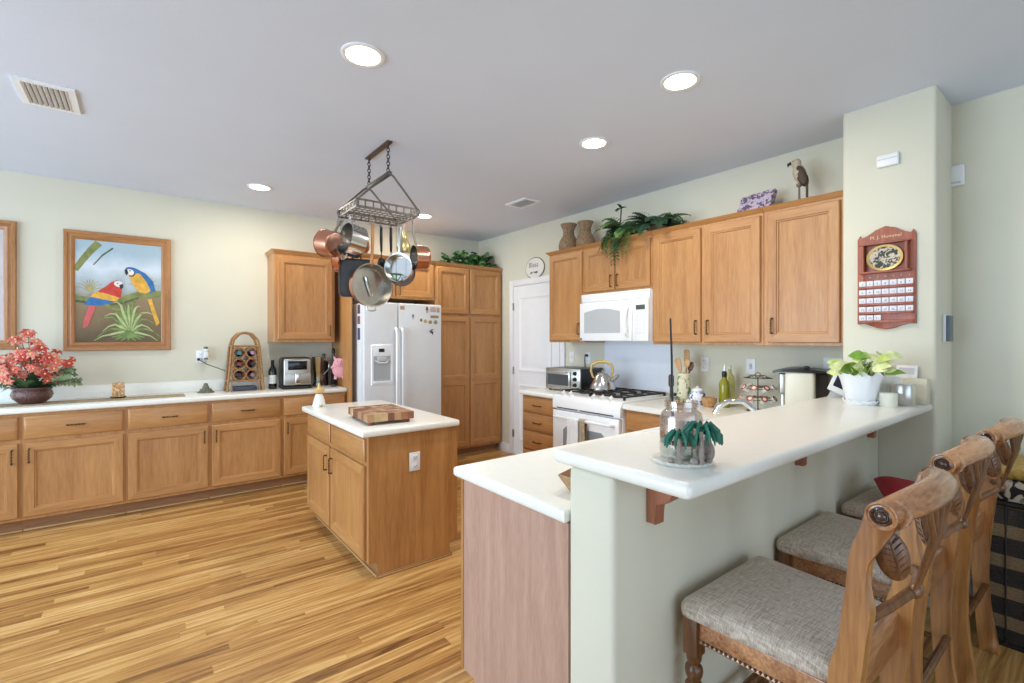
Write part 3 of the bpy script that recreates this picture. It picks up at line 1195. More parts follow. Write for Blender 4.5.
# ------------------------------------------------------------------ things on the stove counter
# toaster oven
to = thing('toaster_oven', 'stainless toaster oven with black sides left of the range', 'toaster oven', (3.20, 3.56, ZK), R(-84))
to.scale = (1.0, 1.18, 1.0)
for fx in (0.03, 0.40):
    for fy in (0.03, 0.28):
        MB().cyl((fx, fy, 0), (fx, fy, 0.016), 0.013, n=10).build('foot', M_black, to)
MB().box(0, 0.43, 0.012, 0.31, 0.015, 0.222, bev=0.006).build('body', M_black, to)
b = MB()
b.box(0, 0.43, 0.0, 0.014, 0.015, 0.222, bev=0.003)
b.build('front_frame', M_steelb, to)
td = MB()
td.box(0.025, 0.315, -0.012, 0.0, 0.045, 0.20, bev=0.003)
tdo = td.build('oven_door', M_steelb, to)
MB().box(0.04, 0.30, -0.0145, -0.011, 0.058, 0.165).build('oven_window', M_window, tdo)
b = MB()
b.tube([(0.05, -0.012, 0.183), (0.05, -0.034, 0.183), (0.29, -0.034, 0.183), (0.29, -0.012, 0.183)], 0.006, 8)
b.build('handle', M_steel, tdo)
for i in range(3):
    b = MB()
    b.M = Matrix.Translation((0.372, 0.0, 0.068 + i * 0.055)) @ Matrix.Rotation(R(90), 4, 'X')
    b.lathe([(0.02, 0), (0.02, 0.004), (0.015, 0.006), (0.014, 0.02), (0, 0.021)], n=14)
    b.M = None
    b.build('control_knob', M_black, to)

# kettle on the rear left burner
kt = thing('kettle', 'polished stainless tea kettle with arched gold handle on the range', 'kettle', (3.30, 2.905, 0.9575), R(-60))
kt.scale = (1.13, 1.13, 1.13)
b = MB()
b.lathe([(0, 0), (0.098, 0), (0.104, 0.012), (0.100, 0.035), (0.082, 0.075), (0.058, 0.112), (0.05, 0.122), (0, 0.123)], n=28)
b.build('pot', M_steel, kt)
b = MB()
b.lathe([(0.047, 0.122), (0.045, 0.131), (0.02, 0.139), (0.008, 0.141), (0.013, 0.154), (0, 0.16)], n=20)
b.build('lid', M_steel, kt)
b = MB()
b.tube([(0.07, 0, 0.075), (0.105, 0, 0.10), (0.13, 0, 0.125)], [0.022, 0.016, 0.012], 12)
b.build('spout', M_steel, kt)
b = MB()
b.tube([(-0.075, 0, 0.095), (-0.095, 0, 0.15), (-0.085, 0, 0.20), (-0.04, 0, 0.225), (0.03, 0, 0.225), (0.075, 0, 0.20), (0.085, 0, 0.15), (0.066, 0, 0.095)], [0.008, 0.010, 0.012, 0.013, 0.013, 0.012, 0.010, 0.008], 10)
b.build('handle', M_gold, kt)

# outlets on the stove wall, face -X
outlet('light_switch', 'white switch plate on the wall between pantry door and toaster oven', (XS, 3.62, 1.225), (0, 0, RZ), kind='switch')
pl = outlet('wall_outlet', 'white outlet with a black plug above the toaster oven', (XS, 3.385, 1.222), (0, 0, RZ))
b = MB()
b.box(-0.02, 0.01, -0.03, -0.0097, 0.015, 0.04, bev=0.003)
b.tube([(-0.018, -0.02, 0.028), (-0.03, -0.02, 0.01), (-0.034, -0.012, -0.06), (-0.034, -0.01, -0.16)], 0.004, 6)
o = b.build('power_cord', M_black, None, (XS, 3.385, 1.222), (0, 0, RZ))
tag(o, 'black plug and cord in the outlet above the toaster oven', 'cord')
outlet('wall_outlet', 'white outlet above the utensil crock', (XS, 2.098, 1.214), (0, 0, RZ))
outlet('phone_jack', 'white jack plate above the coffee pod carousel', (XS, 1.726, 1.212), (0, 0, RZ), kind='jack')
outlet('wall_outlet', 'white outlet plate behind the dark succulent on the coffee machine', (XS, 1.185, 1.235), (0, 0, RZ), kind='switch', w=0.115)

# utensil crock
cr = thing('utensil_crock', 'tall cream crock painted with green leaves', 'crock', (3.42, 2.16, ZK))
cr.scale = (0.80, 0.80, 1.0)
M_crock = spotted('crock_paint', (96, 128, 70), (226, 218, 190), 26, 0.40)
b = MB()
b.lathe([(0, 0), (0.062, 0), (0.066, 0.01), (0.064, 0.22), (0.069, 0.232), (0.063, 0.235), (0.058, 0.22), (0.055, 0.03), (0, 0.03)], n=24)
b.build('jar', M_crock, cr)
M_spoon = wood('spoon_wood', (176, 132, 82), (206, 164, 112), 'z', freq=20)
for i, (dx, dy, tilt, az, L, kd, lb) in enumerate((
        (-0.01, 0.02, 10, 100, 0.34, 'spoon', 'wooden spoon leaning left in the utensil crock'),
        (0.01, -0.01, 6, 200, 0.39, 'paddle', 'tallest wooden paddle in the utensil crock'),
        (0.0, -0.03, 16, 270, 0.33, 'paddle', 'wooden spatula leaning right in the utensil crock'),
        (-0.02, 0.0, 14, 130, 0.31, 'dark', 'dark ladle handle in the utensil crock'))):
    b = MB()
    b.tube([(0, 0, 0), (0, 0, L * 0.72)], [0.006, 0.007], 8)
    if kd == 'spoon' or kd == 'dark':
        b.sphere((0, 0, L * 0.84), (0.008, 0.026, 0.04), 12, 8)
    else:
        b.prism([(-0.012, L * 0.68), (0.012, L * 0.68), (0.024, L * 0.8), (0.024, L * 0.97), (0.012, L), (-0.012, L), (-0.024, L * 0.97), (-0.024, L * 0.8)], -0.004, 0.004, 'yz', bev=0.001)
    o = b.build('cooking_spoon' if kd != 'paddle' else 'spatula', M_spoon if kd != 'dark' else mat('dark_wood', (92, 60, 40), 0.5), None,
                (3.42 + dx, 2.16 + dy, ZK + 0.035), (R(tilt) * math.cos(R(az - 90)), R(tilt) * math.sin(R(az - 90)), 0))
    tag(o, lb, 'kitchen utensil')
# bottle brush like dark object left of the crock
b = MB()
b.lathe([(0, 0), (0.03, 0), (0.03, 0.01), (0.014, 0.016), (0.012, 0.12), (0.022, 0.13), (0.022, 0.21), (0.012, 0.222), (0, 0.223)], n=16)
o = b.build('pepper_mill', mat('mill_dark', (60, 56, 50), 0.4), None, (3.36, 2.235, ZK))
tag(o, 'slim dark pepper mill left of the utensil crock', 'pepper mill')
# small succulent pot in front of the crock
sp = thing('potted_succulent', 'tiny green succulent with dark rosette in front of the crock', 'plant', (3.24, 2.12, ZK))
b = MB()
b.lathe([(0, 0), (0.03, 0), (0.038, 0.045), (0.034, 0.045), (0.03, 0.04), (0, 0.04)], n=18)
b.build('pot', mat('orange_clay', (208, 160, 100), 0.6), sp)
b = MB()
for i in range(14):
    a = i * 2.4
    b.leaf((0, 0, 0.038), (math.cos(a), math.sin(a), 0.9 - i * 0.04), 0.05 + 0.012 * (i % 3), 0.022, 0.3, seg=3)
b.build('foliage', mat('succulent_green', (86, 150, 66), 0.5, noise=0.2), sp)
b = MB()
for i in range(9):
    a = i * 2.4
    b.leaf((0, 0.004, 0.075), (math.cos(a), math.sin(a), 0.8), 0.028, 0.02, 0.2, seg=3)
b.sphere((0, 0.004, 0.08), 0.015)
b.build('rosette', mat('rosette_dark', (52, 38, 58), 0.5), sp)

# ginger jar
gj = thing('ginger_jar', 'blue and white porcelain ginger jar with lid', 'jar', (3.40, 2.03, ZK))
b = MB()
b.lathe([(0, 0), (0.035, 0), (0.04, 0.006), (0.058, 0.035), (0.063, 0.06), (0.055, 0.088), (0.038, 0.100), (0.036, 0.106), (0, 0.106)], n=24)
b.build('body', spotted('blue_china', (46, 66, 150), (236, 240, 246), 34, 0.45), gj)
b = MB()
b.lathe([(0.042, 0.104), (0.044, 0.108), (0.04, 0.118), (0.02, 0.128), (0.006, 0.130), (0.010, 0.140), (0, 0.145)], n=20)
b.build('lid', mat('china_white', (236, 240, 246), 0.2), gj)
# small wicker bowl
b = MB()
b.lathe([(0, 0), (0.03, 0), (0.05, 0.03), (0.055, 0.07), (0.05, 0.072), (0.045, 0.035), (0.02, 0.01), (0, 0.01)], n=22)
o = b.build('wicker_bowl', mat('wicker', (186, 140, 92), 0.7, noise=0.3, scale=60, bump=0.5, bscale=120), None, (3.34, 1.90, ZK))
tag(o, 'small brown wicker bowl right of the ginger jar', 'bowl')


def bottle(name, label, loc, prof, liquid, parts, s=1.0):
    r = thing(name, label, 'bottle', loc)
    b = MB()
    b.lathe(prof, n=22)
    b.build('glass', liquid, r)
    for nm, pf, m in parts:
        b = MB()
        b.lathe(pf, n=18)
        b.build(nm, m, r)
    return r


OIL = mat('olive_oil', (132, 130, 24), 0.12, spec=0.6)
bottle('oil_bottle', 'olive oil bottle with black neck and steel pourer', (3.42, 1.825, ZK),
       [(0, 0), (0.036, 0), (0.038, 0.005), (0.038, 0.165), (0.033, 0.19), (0.016, 0.215), (0.015, 0.235), (0, 0.235)], OIL,
       [('cap', [(0.0165, 0.225), (0.0175, 0.23), (0.0175, 0.262), (0.012, 0.268), (0, 0.268)], M_black),
        ('pourer', [(0.006, 0.262), (0.005, 0.30), (0.003, 0.318), (0, 0.318)], M_steel)])
bottle('oil_bottle', 'pale oil bottle behind the olive oil bottle', (3.52, 1.835, ZK),
       [(0, 0), (0.034, 0), (0.036, 0.005), (0.036, 0.20), (0.03, 0.225), (0.013, 0.25), (0.012, 0.29), (0, 0.29)],
       mat('pale_oil', (198, 196, 128), 0.12, spec=0.6),
       [('cap', [(0.014, 0.28), (0.015, 0.285), (0.015, 0.305), (0, 0.306)], mat('cap_white', (220, 222, 200), 0.4))])

# sink faucet on the peninsula
fa = thing('kitchen_faucet', 'chrome kitchen faucet at the sink behind the bar', 'faucet', (2.55, 1.19, ZK))
fa.scale = (1.0, 1.0, 0.86)
b = MB()
b.lathe([(0, 0), (0.03, 0), (0.03, 0.008), (0.02, 0.016), (0.019, 0.10), (0, 0.101)], n=18)
b.tube([(0, 0, 0.09), (0.0, 0.01, 0.16), (-0.02, 0.05, 0.205), (-0.06, 0.12, 0.20), (-0.08, 0.16, 0.165), (-0.085, 0.175, 0.12)], [0.019, 0.018, 0.017, 0.017, 0.018, 0.020], 12)
b.build('spout', M_chrome, fa)
b = MB()
b.tube([(0.0, 0, 0.10), (0.02, -0.01, 0.135), (0.0, 0.08, 0.20)], [0.012, 0.014, 0.009], 10)
b.build('handle', M_chrome, fa)
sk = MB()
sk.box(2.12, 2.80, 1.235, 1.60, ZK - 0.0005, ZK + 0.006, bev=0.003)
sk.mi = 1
sk.box(2.15, 2.45, 1.26, 1.575, ZK + 0.0055, ZK + 0.0068)  # flat patches, toned slightly darker in place of the shaded basin hollows
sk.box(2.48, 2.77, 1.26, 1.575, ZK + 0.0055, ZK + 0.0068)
o = sk.build('kitchen_sink', [M_appl, mat('sink_basin_shade', (236, 238, 238), 0.3)], None)
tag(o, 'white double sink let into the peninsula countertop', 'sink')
b = MB()
b.lathe([(0, 0), (0.022, 0), (0.022, 0.006), (0.010, 0.010), (0.010, 0.05), (0.018, 0.056), (0.018, 0.066), (0, 0.068)], n=16)
b.tube([(0, 0, 0.06), (-0.02, 0.045, 0.062)], 0.005, 8)
o = b.build('soap_dispenser', M_chrome, None, (2.29, 1.185, ZK))
tag(o, 'short chrome soap pump left of the faucet', 'soap pump')

# coffee pod carousel
cc = thing('pod_carousel', 'wire coffee pod carousel beside the coffee machine', 'pod holder', (3.44, 1.59, ZK))
cc.scale = (1.0, 1.0, 0.93)
b = MB()
b.lathe([(0, 0), (0.075, 0), (0.075, 0.006), (0, 0.008)], n=24)
b.tube([(0, 0, 0), (0, 0, 0.26)], 0.004, 8)
b.tube([(0, 0.018 * math.sin(a), 0.272 + 0.018 * math.cos(a)) for a in [i * PI / 6 for i in range(12)]], 0.003, 6, closed=True)
POD = []
for lv, rr in ((0.06, 0.10), (0.14, 0.088), (0.22, 0.075)):
    b.tube([(rr * math.cos(i * PI / 12), rr * math.sin(i * PI / 12), lv + 0.03) for i in range(24)], 0.0025, 6, closed=True)
    for i in range(8):
        a = i * PI / 4 + (0.2 if lv > 0.1 else 0)
        x, y = rr * math.cos(a), rr * math.sin(a)
        b.tube([(0, 0, lv + 0.045), (x * 0.6, y * 0.6, lv + 0.05), (x, y, lv + 0.03)], 0.002, 5)
        POD.append((x * 0.84, y * 0.84, lv, a))
        b.tube([(x + 0.022 * math.cos(t), y + 0.022 * math.sin(t) * 0.9, lv + 0.03) for t in [q * PI / 5 for q in range(10)]], 0.0015, 5, closed=True)
b.build('wire_rack', M_bronze, cc)
pm = MB()
pm.lathe([(0, -0.022), (0.016, -0.022), (0.020, 0.016), (0.023, 0.018), (0.023, 0.021)], n=14)
pm.mi = 1
pm.lathe([(0.0228, 0.0212), (0.012, 0.0215)], n=14)
pm.mi = 2
pm.lathe([(0.012, 0.0216), (0, 0.0218)], n=14)
pod = pm.mesh('coffee_pod', [mat('pod_white', (236, 232, 226), 0.4), mat('pod_red', (150, 74, 58), 0.4), mat('pod_cream', (224, 208, 190), 0.4)])
vis = [(x, y, lv, a) for x, y, lv, a in POD if lv < 0.2 and x < 0.05]
tier = {0.06: 'lower', 0.14: 'middle'}
for x, y, lv, a in vis:
    o = bpy.data.objects.new('coffee_pod', pod)
    COL.objects.link(o)
    o.location = (3.44 + x * 1.18, 1.59 + y * 1.18, ZK + (lv + 0.03) * 0.93)
    o.rotation_euler = (0, R(-62), a) if False else (R(0), R(0), 0)
    d_ = Vector((math.cos(a), math.sin(a), 0.75)).normalized()
    o.rotation_euler = d_.to_track_quat('Z', 'Y').to_euler()
    tag(o, 'white coffee pod with red lid on the %s tier of the wire carousel' % tier[lv], 'coffee pod', 'coffee pods on the %s tier of the carousel' % tier[lv])

# coffee machine
cm = thing('coffee_machine', 'coffee machine with cream panel, black body and steel column', 'coffee machine', (3.28, 1.385, ZK), R(-75))
b = MB()
b.box(0.035, 0.20, 0.0, 0.10, 0.0, 0.30, bev=0.018, seg=3)
b.build('water_tank', mat('cream_plastic', (226, 222, 204), 0.35), cm)
b = MB()
b.box(0.03, 0.265, 0.10, 0.30, 0.0, 0.288, bev=0.012, seg=3)
b.build('body', mat('coffee_black', (46, 36, 30), 0.35), cm)
b = MB()
b.box(0.0, 0.045, 0.01, 0.05, 0.15, 0.285, bev=0.010, seg=3)
b.box(0.012, 0.036, 0.015, 0.05, 0.0, 0.15, bev=0.004)
b.build('brew_column', M_steelb, cm)
b = MB()
b.prism([(-0.035, 0.285), (0.03, 0.296), (0.265, 0.29), (0.265, 0.306), (0.10, 0.318), (0.03, 0.314), (-0.03, 0.30)], -0.005, 0.28, 'xz', bev=0.003)
b.build('lid', M_black, cm)
b = MB()
for i in range(15):
    a = i * 2.4
    b.leaf((0, 0, 0), (math.cos(a), math.sin(a), 0.5), 0.07, 0.010, 0.9, seg=4)
b.sphere((0, 0, 0.008), (0.02, 0.02, 0.012))
b.build('air_plant', mat('dark_plant', (52, 46, 52), 0.5), None, (3.34, 1.24, ZK + 0.317))
tag(bpy.data.objects['air_plant'], 'dark spidery plant lying on the coffee machine lid', 'plant')
# wedge-shaped wooden napkin holder half hidden behind the half wall
nh = MB()
nh.lathe([(0, 0), (0.035, 0), (0.075, 0.055), (0.07, 0.058), (0.03, 0.008), (0, 0.008)], n=5)
o = nh.build('wooden_bowl', wood('bowl_wood', (150, 112, 74), (186, 148, 104), 'z', freq=14), None, (1.155, 1.115, ZK))
tag(o, 'small angular wooden bowl on the lower counter behind the half wall', 'bowl')

# ------------------------------------------------------------------ things on the bar
ZBAR = 1.083
# white scalloped planter with pothos
pt = thing('potted_pothos', 'pale green pothos in a white scalloped pot on the bar', 'plant', (2.93, 0.835, ZBAR))
def ruf(k, a, r, z):
    return (r, z + (0.012 * math.cos(a * 9) if z > 0.15 and r > 0.07 else 0))
b = MB()
b.lathe([(0, 0.012), (0.062, 0.012), (0.066, 0.03), (0.084, 0.11), (0.096, 0.155), (0.103, 0.162), (0.097, 0.160), (0.088, 0.140), (0.08, 0.135), (0, 0.135)], n=54, ruffle=ruf)
b.build('pot', mat('white_ceramic', (238, 241, 244), 0.3, coat=0.3), pt)
b = MB()
b.lathe([(0, 0), (0.068, 0), (0.080, 0.022), (0.076, 0.024), (0.064, 0.006), (0, 0.006)], n=54, ruffle=lambda k, a, r, z: (r, z + (0.004 * math.cos(a * 12) if z > 0.015 else 0)))
b.build('saucer', mat('white_ceramic', (238, 241, 244), 0.3), pt)
b = MB()
b.lathe([(0, 0.142), (0.085, 0.138)], n=20)
b.build('soil', mat('soil', (70, 54, 40), 0.95), pt)
lfm = [mat('pothos_light', (186, 206, 112), 0.4, noise=0.25, scale=40), mat('pothos_green', (128, 168, 62), 0.4, noise=0.25, scale=40), mat('pothos_pale', (214, 222, 160), 0.4, noise=0.2, scale=40)]
for i in range(46):
    a = rnd.uniform(0, 2 * PI)
    rr = rnd.uniform(0.01, 0.075)
    base = Vector((rr * math.cos(a), rr * math.sin(a), 0.14))
    up = rnd.uniform(0.015, 0.06) if i > 9 else rnd.uniform(0.07, 0.12)
    off = Vector((math.cos(a), math.sin(a), 0)) * rnd.uniform(0.0, 0.035)
    if i <= 9:
        off = Vector((rnd.uniform(-0.03, 0.03), rnd.uniform(-0.08, 0.0), 0))
    tipb = base + Vector((0, 0, up)) + off
    b = MB()
    b.tube([base, (base + tipb) / 2 + Vector((0, 0, 0.008)), tipb], 0.0015, 5)
    b.leaf(tipb, (math.cos(a + rnd.uniform(-0.6, 0.6)), math.sin(a + rnd.uniform(-0.6, 0.6)), rnd.uniform(0.0, 0.7)), rnd.uniform(0.06, 0.095), rnd.uniform(0.04, 0.062), rnd.uniform(0.3, 0.9), up=(-0.8, -0.3, 0.5), seg=6)
    b.build('leaf', rnd.choice(lfm), pt)

# tablet-like device leaning
dv = thing('digital_photo_frame', 'small white-framed digital frame leaning left of the pothos pot', 'photo frame', (3.10, 0.985, ZBAR + 0.028), rot=(R(-22), R(26), R(-62)))
b = MB()
b.box(-0.062, 0.062, 0, 0.012, 0.0, 0.17, bev=0.004)
b.build('frame', M_plate, dv)
MB().box(-0.045, 0.045, -0.0015, 0.001, 0.03, 0.145).build('screen', mat('screen_dark', (44, 44, 66), 0.15), dv)
b = MB()
b.prism([(0.012, 0.12), (0.07, -0.024), (0.076, -0.022), (0.02, 0.125)], -0.03, 0.03, 'yz')
b.build('stand', M_grey, dv)

# candles and card group at the pillar
b = MB()
b.lathe([(0, 0), (0.036, 0), (0.037, 0.004), (0.037, 0.066), (0.033, 0.067), (0.033, 0.058), (0, 0.057)], n=24)
o = b.build('candle_jar', mat('cream_wax', (232, 230, 214), 0.4), None, (2.94, 0.722, ZBAR))
tag(o, 'short cream candle right of the white pot', 'candle')
b = MB()
b.lathe([(0, 0), (0.046, 0), (0.048, 0.005), (0.048, 0.10), (0.044, 0.108), (0.03, 0.11), (0, 0.11)], n=24)
o = b.build('candle_jar', glass_mat('frosted_glass', (214, 214, 200), 0.45, 0.3), None, (3.06, 0.690, ZBAR))
tag(o, 'taller frosted glass jar right of the cream candle', 'jar')
b = MB()
b.box(-0.045, 0.045, 0, 0.012, 0, 0.20, bev=0.003)
b.mi = 1
b.box(-0.033, 0.033, -0.001, 0.001, 0.15, 0.185)
b.mi = 0
o = b.build('picture_card', [M_plate, mat('card_grey', (206, 208, 214), 0.5)], None, (3.20, 0.715, ZBAR), (R(-12), 0, R(-90)))
tag(o, 'white upright card leaning on the pillar behind the jars', 'card')
b = MB()
b.box(-0.05, 0.05, -0.035, 0.035, 0, 0.13, bev=0.004)
o = b.build('tissue_box', mat('beige_box', (214, 208, 186), 0.6), None, (3.185, 0.665, ZBAR), (0, 0, R(-90)))
tag(o, 'beige box against the pillar at the right end of the bar', 'box')
# white paper pamphlets
b = MB()
for i in range(5):
    b.M = Matrix.Rotation(R(-14 + i * 7), 4, 'Y')
    b.box(-0.04, 0.04, i * 0.004, i * 0.004 + 0.002, 0, 0.15)
b.M = None
o = b.build('leaflet_fan', mat('paper_print', (228, 228, 226), 0.7, noise=0.12, scale=55), None, (3.08, 0.775, ZBAR), (R(-10), 0, R(-80)))
tag(o, 'fanned white leaflets behind the cream candle', 'leaflets')

# palm-tree jar
pj = thing('candle_holder', 'glass jar candle holder with green palm trees on a sandy base', 'candle holder', (1.165, 0.742, ZBAR), R(-40))
M_sand = mat('sand_base', (206, 204, 194), 0.7, noise=0.15, scale=60, bump=0.3, bscale=90)
b = MB()
b.lathe([(0, 0), (0.082, 0), (0.088, 0.006), (0.085, 0.012), (0.06, 0.017), (0, 0.018)], n=30, sx=1.0, sy=0.95)
b.build('base', M_sand, pj)
b = MB()
b.lathe([(0.05, 0.018), (0.057, 0.02), (0.061, 0.03), (0.061, 0.125), (0.056, 0.142), (0.045, 0.150), (0.044, 0.156), (0.047, 0.160), (0.047, 0.176), (0.044, 0.178), (0.0425, 0.176), (0.0425, 0.152), (0.053, 0.14), (0.0585, 0.124), (0.0585, 0.028), (0.05, 0.022)], c=(0, 0.005, 0), n=32)
b.build('jar', glass_mat('jar_glass', (240, 234, 230), 0.92, 0.12), pj)
b = MB()
b.lathe([(0, 0.019), (0.056, 0.019), (0.058, 0.03), (0.058, 0.058), (0, 0.058)], c=(0, 0.005, 0), n=28)
b.build('sand_fill', mat('pale_sand', (206, 222, 210), 0.8, noise=0.1, scale=50), pj)
b = MB()
b.lathe([(0.0588, 0.056), (0.0588, 0.068)], c=(0, 0.005, 0), n=28)
b.build('dark_band', mat('dark_band', (84, 50, 42), 0.7), pj)
b = MB()
b.lathe([(0, 0.058), (0.034, 0.058), (0.034, 0.124), (0.028, 0.127), (0, 0.122)], c=(0, 0.005, 0), n=24)
b.build('candle', mat('white_wax', (240, 238, 240), 0.45), pj)
for x, y, r in ((0.01, -0.075, 0.012), (-0.05, -0.06, 0.010)):
    MB().sphere((x, y, 0.016 + r * 0.4), (r, r * 0.9, r * 0.8), 10, 6).build('pebble', mat('pebble_grey', (150, 138, 128), 0.8), pj)
M_palm = mat('palm_green', (30, 104, 84), 0.5, noise=0.25, scale=60)
for (px, py, hh, s) in ((-0.028, -0.068, 0.085, 1.0), (0.030, -0.072, 0.105, 1.25), (0.058, -0.052, 0.088, 0.9)):
    b = MB()
    b.tube([(px, py, 0.012), (px * 1.06, py - 0.003, hh * 0.55), (px, py - 0.002, hh)], [0.0085, 0.0065, 0.006], 8)
    trk = b.build('palm_trunk', mat('palm_trunk', (148, 134, 124), 0.7, noise=0.2, scale=90, bump=0.5, bscale=130), pj)
    b = MB()
    for i in range(9):
        a = i * 2 * PI / 9
        b.tube([(px, py, hh), (px + 0.02 * s * math.cos(a), py + 0.016 * s * math.sin(a) - 0.003, hh + 0.014 * s), (px + 0.036 * s * math.cos(a), py + 0.026 * s * math.sin(a) - 0.004, hh - 0.002), (px + 0.042 * s * math.cos(a), py + 0.030 * s * math.sin(a) - 0.004, hh - 0.026 * s)], [0.006, 0.0085, 0.0075, 0.002], 6, flat=0.5)
    b.sphere((px, py, hh + 0.004), 0.011)
    b.build('palm_crown', M_palm, pj)
b = MB()
for x, y, r in ((0.066, -0.03, 0.016), (0.052, -0.040, 0.014), (0.075, -0.012, 0.016)):
    b.sphere((x, y, 0.018 + r * 0.5), (r, r * 0.9, r * 0.8), 10, 6)
b.sphere((0.06, -0.022, 0.035), (0.028, 0.02, 0.034), 10, 8)
b.build('rocks', mat('rock_grey', (150, 138, 128), 0.8, noise=0.25, scale=50), pj)
# thin black stick standing in the jar, small green vine behind
b = MB()
b.tube([(0, 0, 0), (-0.004, 0.0, 0.16), (-0.01, 0.0, 0.265)], [0.0035, 0.003, 0.0024], 8)
o = b.build('incense_stick', M_black, None, (1.137, 0.752, ZBAR + 0.127))
tag(o, 'tall thin black stick standing in the palm-tree jar', 'stick')
vn = thing('potted_vine', 'thin green vine in a small pot on the lower counter behind the palm-tree jar', 'plant', (1.46, 1.16, ZK))
b = MB()
b.lathe([(0, 0), (0.03, 0), (0.04, 0.06), (0.036, 0.06), (0.03, 0.05), (0, 0.05)], n=18)
b.build('pot', mat('white_ceramic', (238, 241, 244), 0.3), vn)
b = MB()
for i in range(8):
    a = i * 0.785
    b.leaf((0, 0, 0.05), (math.cos(a), math.sin(a), 1.6), 0.11 + 0.02 * (i % 3), 0.014, 2.2, seg=6)
b.build('foliage', mat('vine_green', (88, 150, 70), 0.5), vn)

# ------------------------------------------------------------------ bar stools
SW1 = wood('stool_wood', (132, 80, 38), (206, 148, 88), 'z', rough=0.3, freq=8, coat=0.4, rvar=0.06, fine=0.2)
SWX = wood('stool_wood_cross', (136, 84, 50), (206, 152, 106), 'x', rough=0.2, freq=9, coat=0.6, rvar=0.06)
SWD = wood('stool_wood_carved', (76, 46, 26), (134, 88, 50), 'z', rough=0.35, freq=16, coat=0.3)
M_rosette = mat('rosette_dark_wood', (70, 46, 36), 0.15, coat=1.0)
M_fab = fabric_mat()
FRONT = [(-0.195, 0.0), (-0.178, 0.25), (-0.170, 0.42), (-0.176, 0.56), (-0.180, 0.62), (-0.184, 0.66), (-0.200, 0.72), (-0.208, 0.79), (-0.217, 0.867), (-0.224, 0.936), (-0.232, 0.99), (-0.246, 1.045)]
REAR = [(-0.278, 1.058), (-0.296, 1.03), (-0.288, 1.0), (-0.270, 0.965), (-0.252, 0.90), (-0.256, 0.84), (-0.262, 0.80), (-0.254, 0.735), (-0.246, 0.655), (-0.236, 0.56), (-0.226, 0.40), (-0.232, 0.2), (-0.262, 0.0)]


def smooth_poly(p, n=3):
    out = []
    for i in range(len(p) - 1):
        p0 = p[max(i - 1, 0)]
        p1, p2 = p[i], p[i + 1]
        p3 = p[min(i + 2, len(p) - 1)]
        for j in range(n):
            t = j / n
            q = []
            for k in range(2):
                q.append(0.5 * (2 * p1[k] + (p2[k] - p0[k]) * t + (2 * p0[k] - 5 * p1[k] + 4 * p2[k] - p3[k]) * t * t + (3 * p1[k] - p0[k] - 3 * p2[k] + p3[k]) * t ** 3))
            out.append(tuple(q))
    out.append(p[-1])
    return out


FRONT = [(y + (0.014 if z < 0.96 else 0.004), z) for y, z in FRONT]
REAR = [(y + (0.014 if z < 0.96 else 0.0), z) for y, z in REAR]
STILE = smooth_poly(FRONT) + smooth_poly(REAR)


def round_rect(hw_f, hw_r, y0, y1, r, inset, n=6):
    """outline of a seat, wider at the front (y1)"""
    pts = []
    c = [(hw_f - r, y1 - r, 0), (-(hw_f - r), y1 - r, 90), (-(hw_r - r), y0 + r, 180), (hw_r - r, y0 + r, 270)]
    for cx, cy, a0 in c:
        for i in range(n + 1):
            a = R(a0 + 90 * i / n)
            pts.append((cx + (r - inset) * math.cos(a), cy + (r - inset) * math.sin(a)))
    return pts


pj.scale = (0.93, 0.93, 0.95)


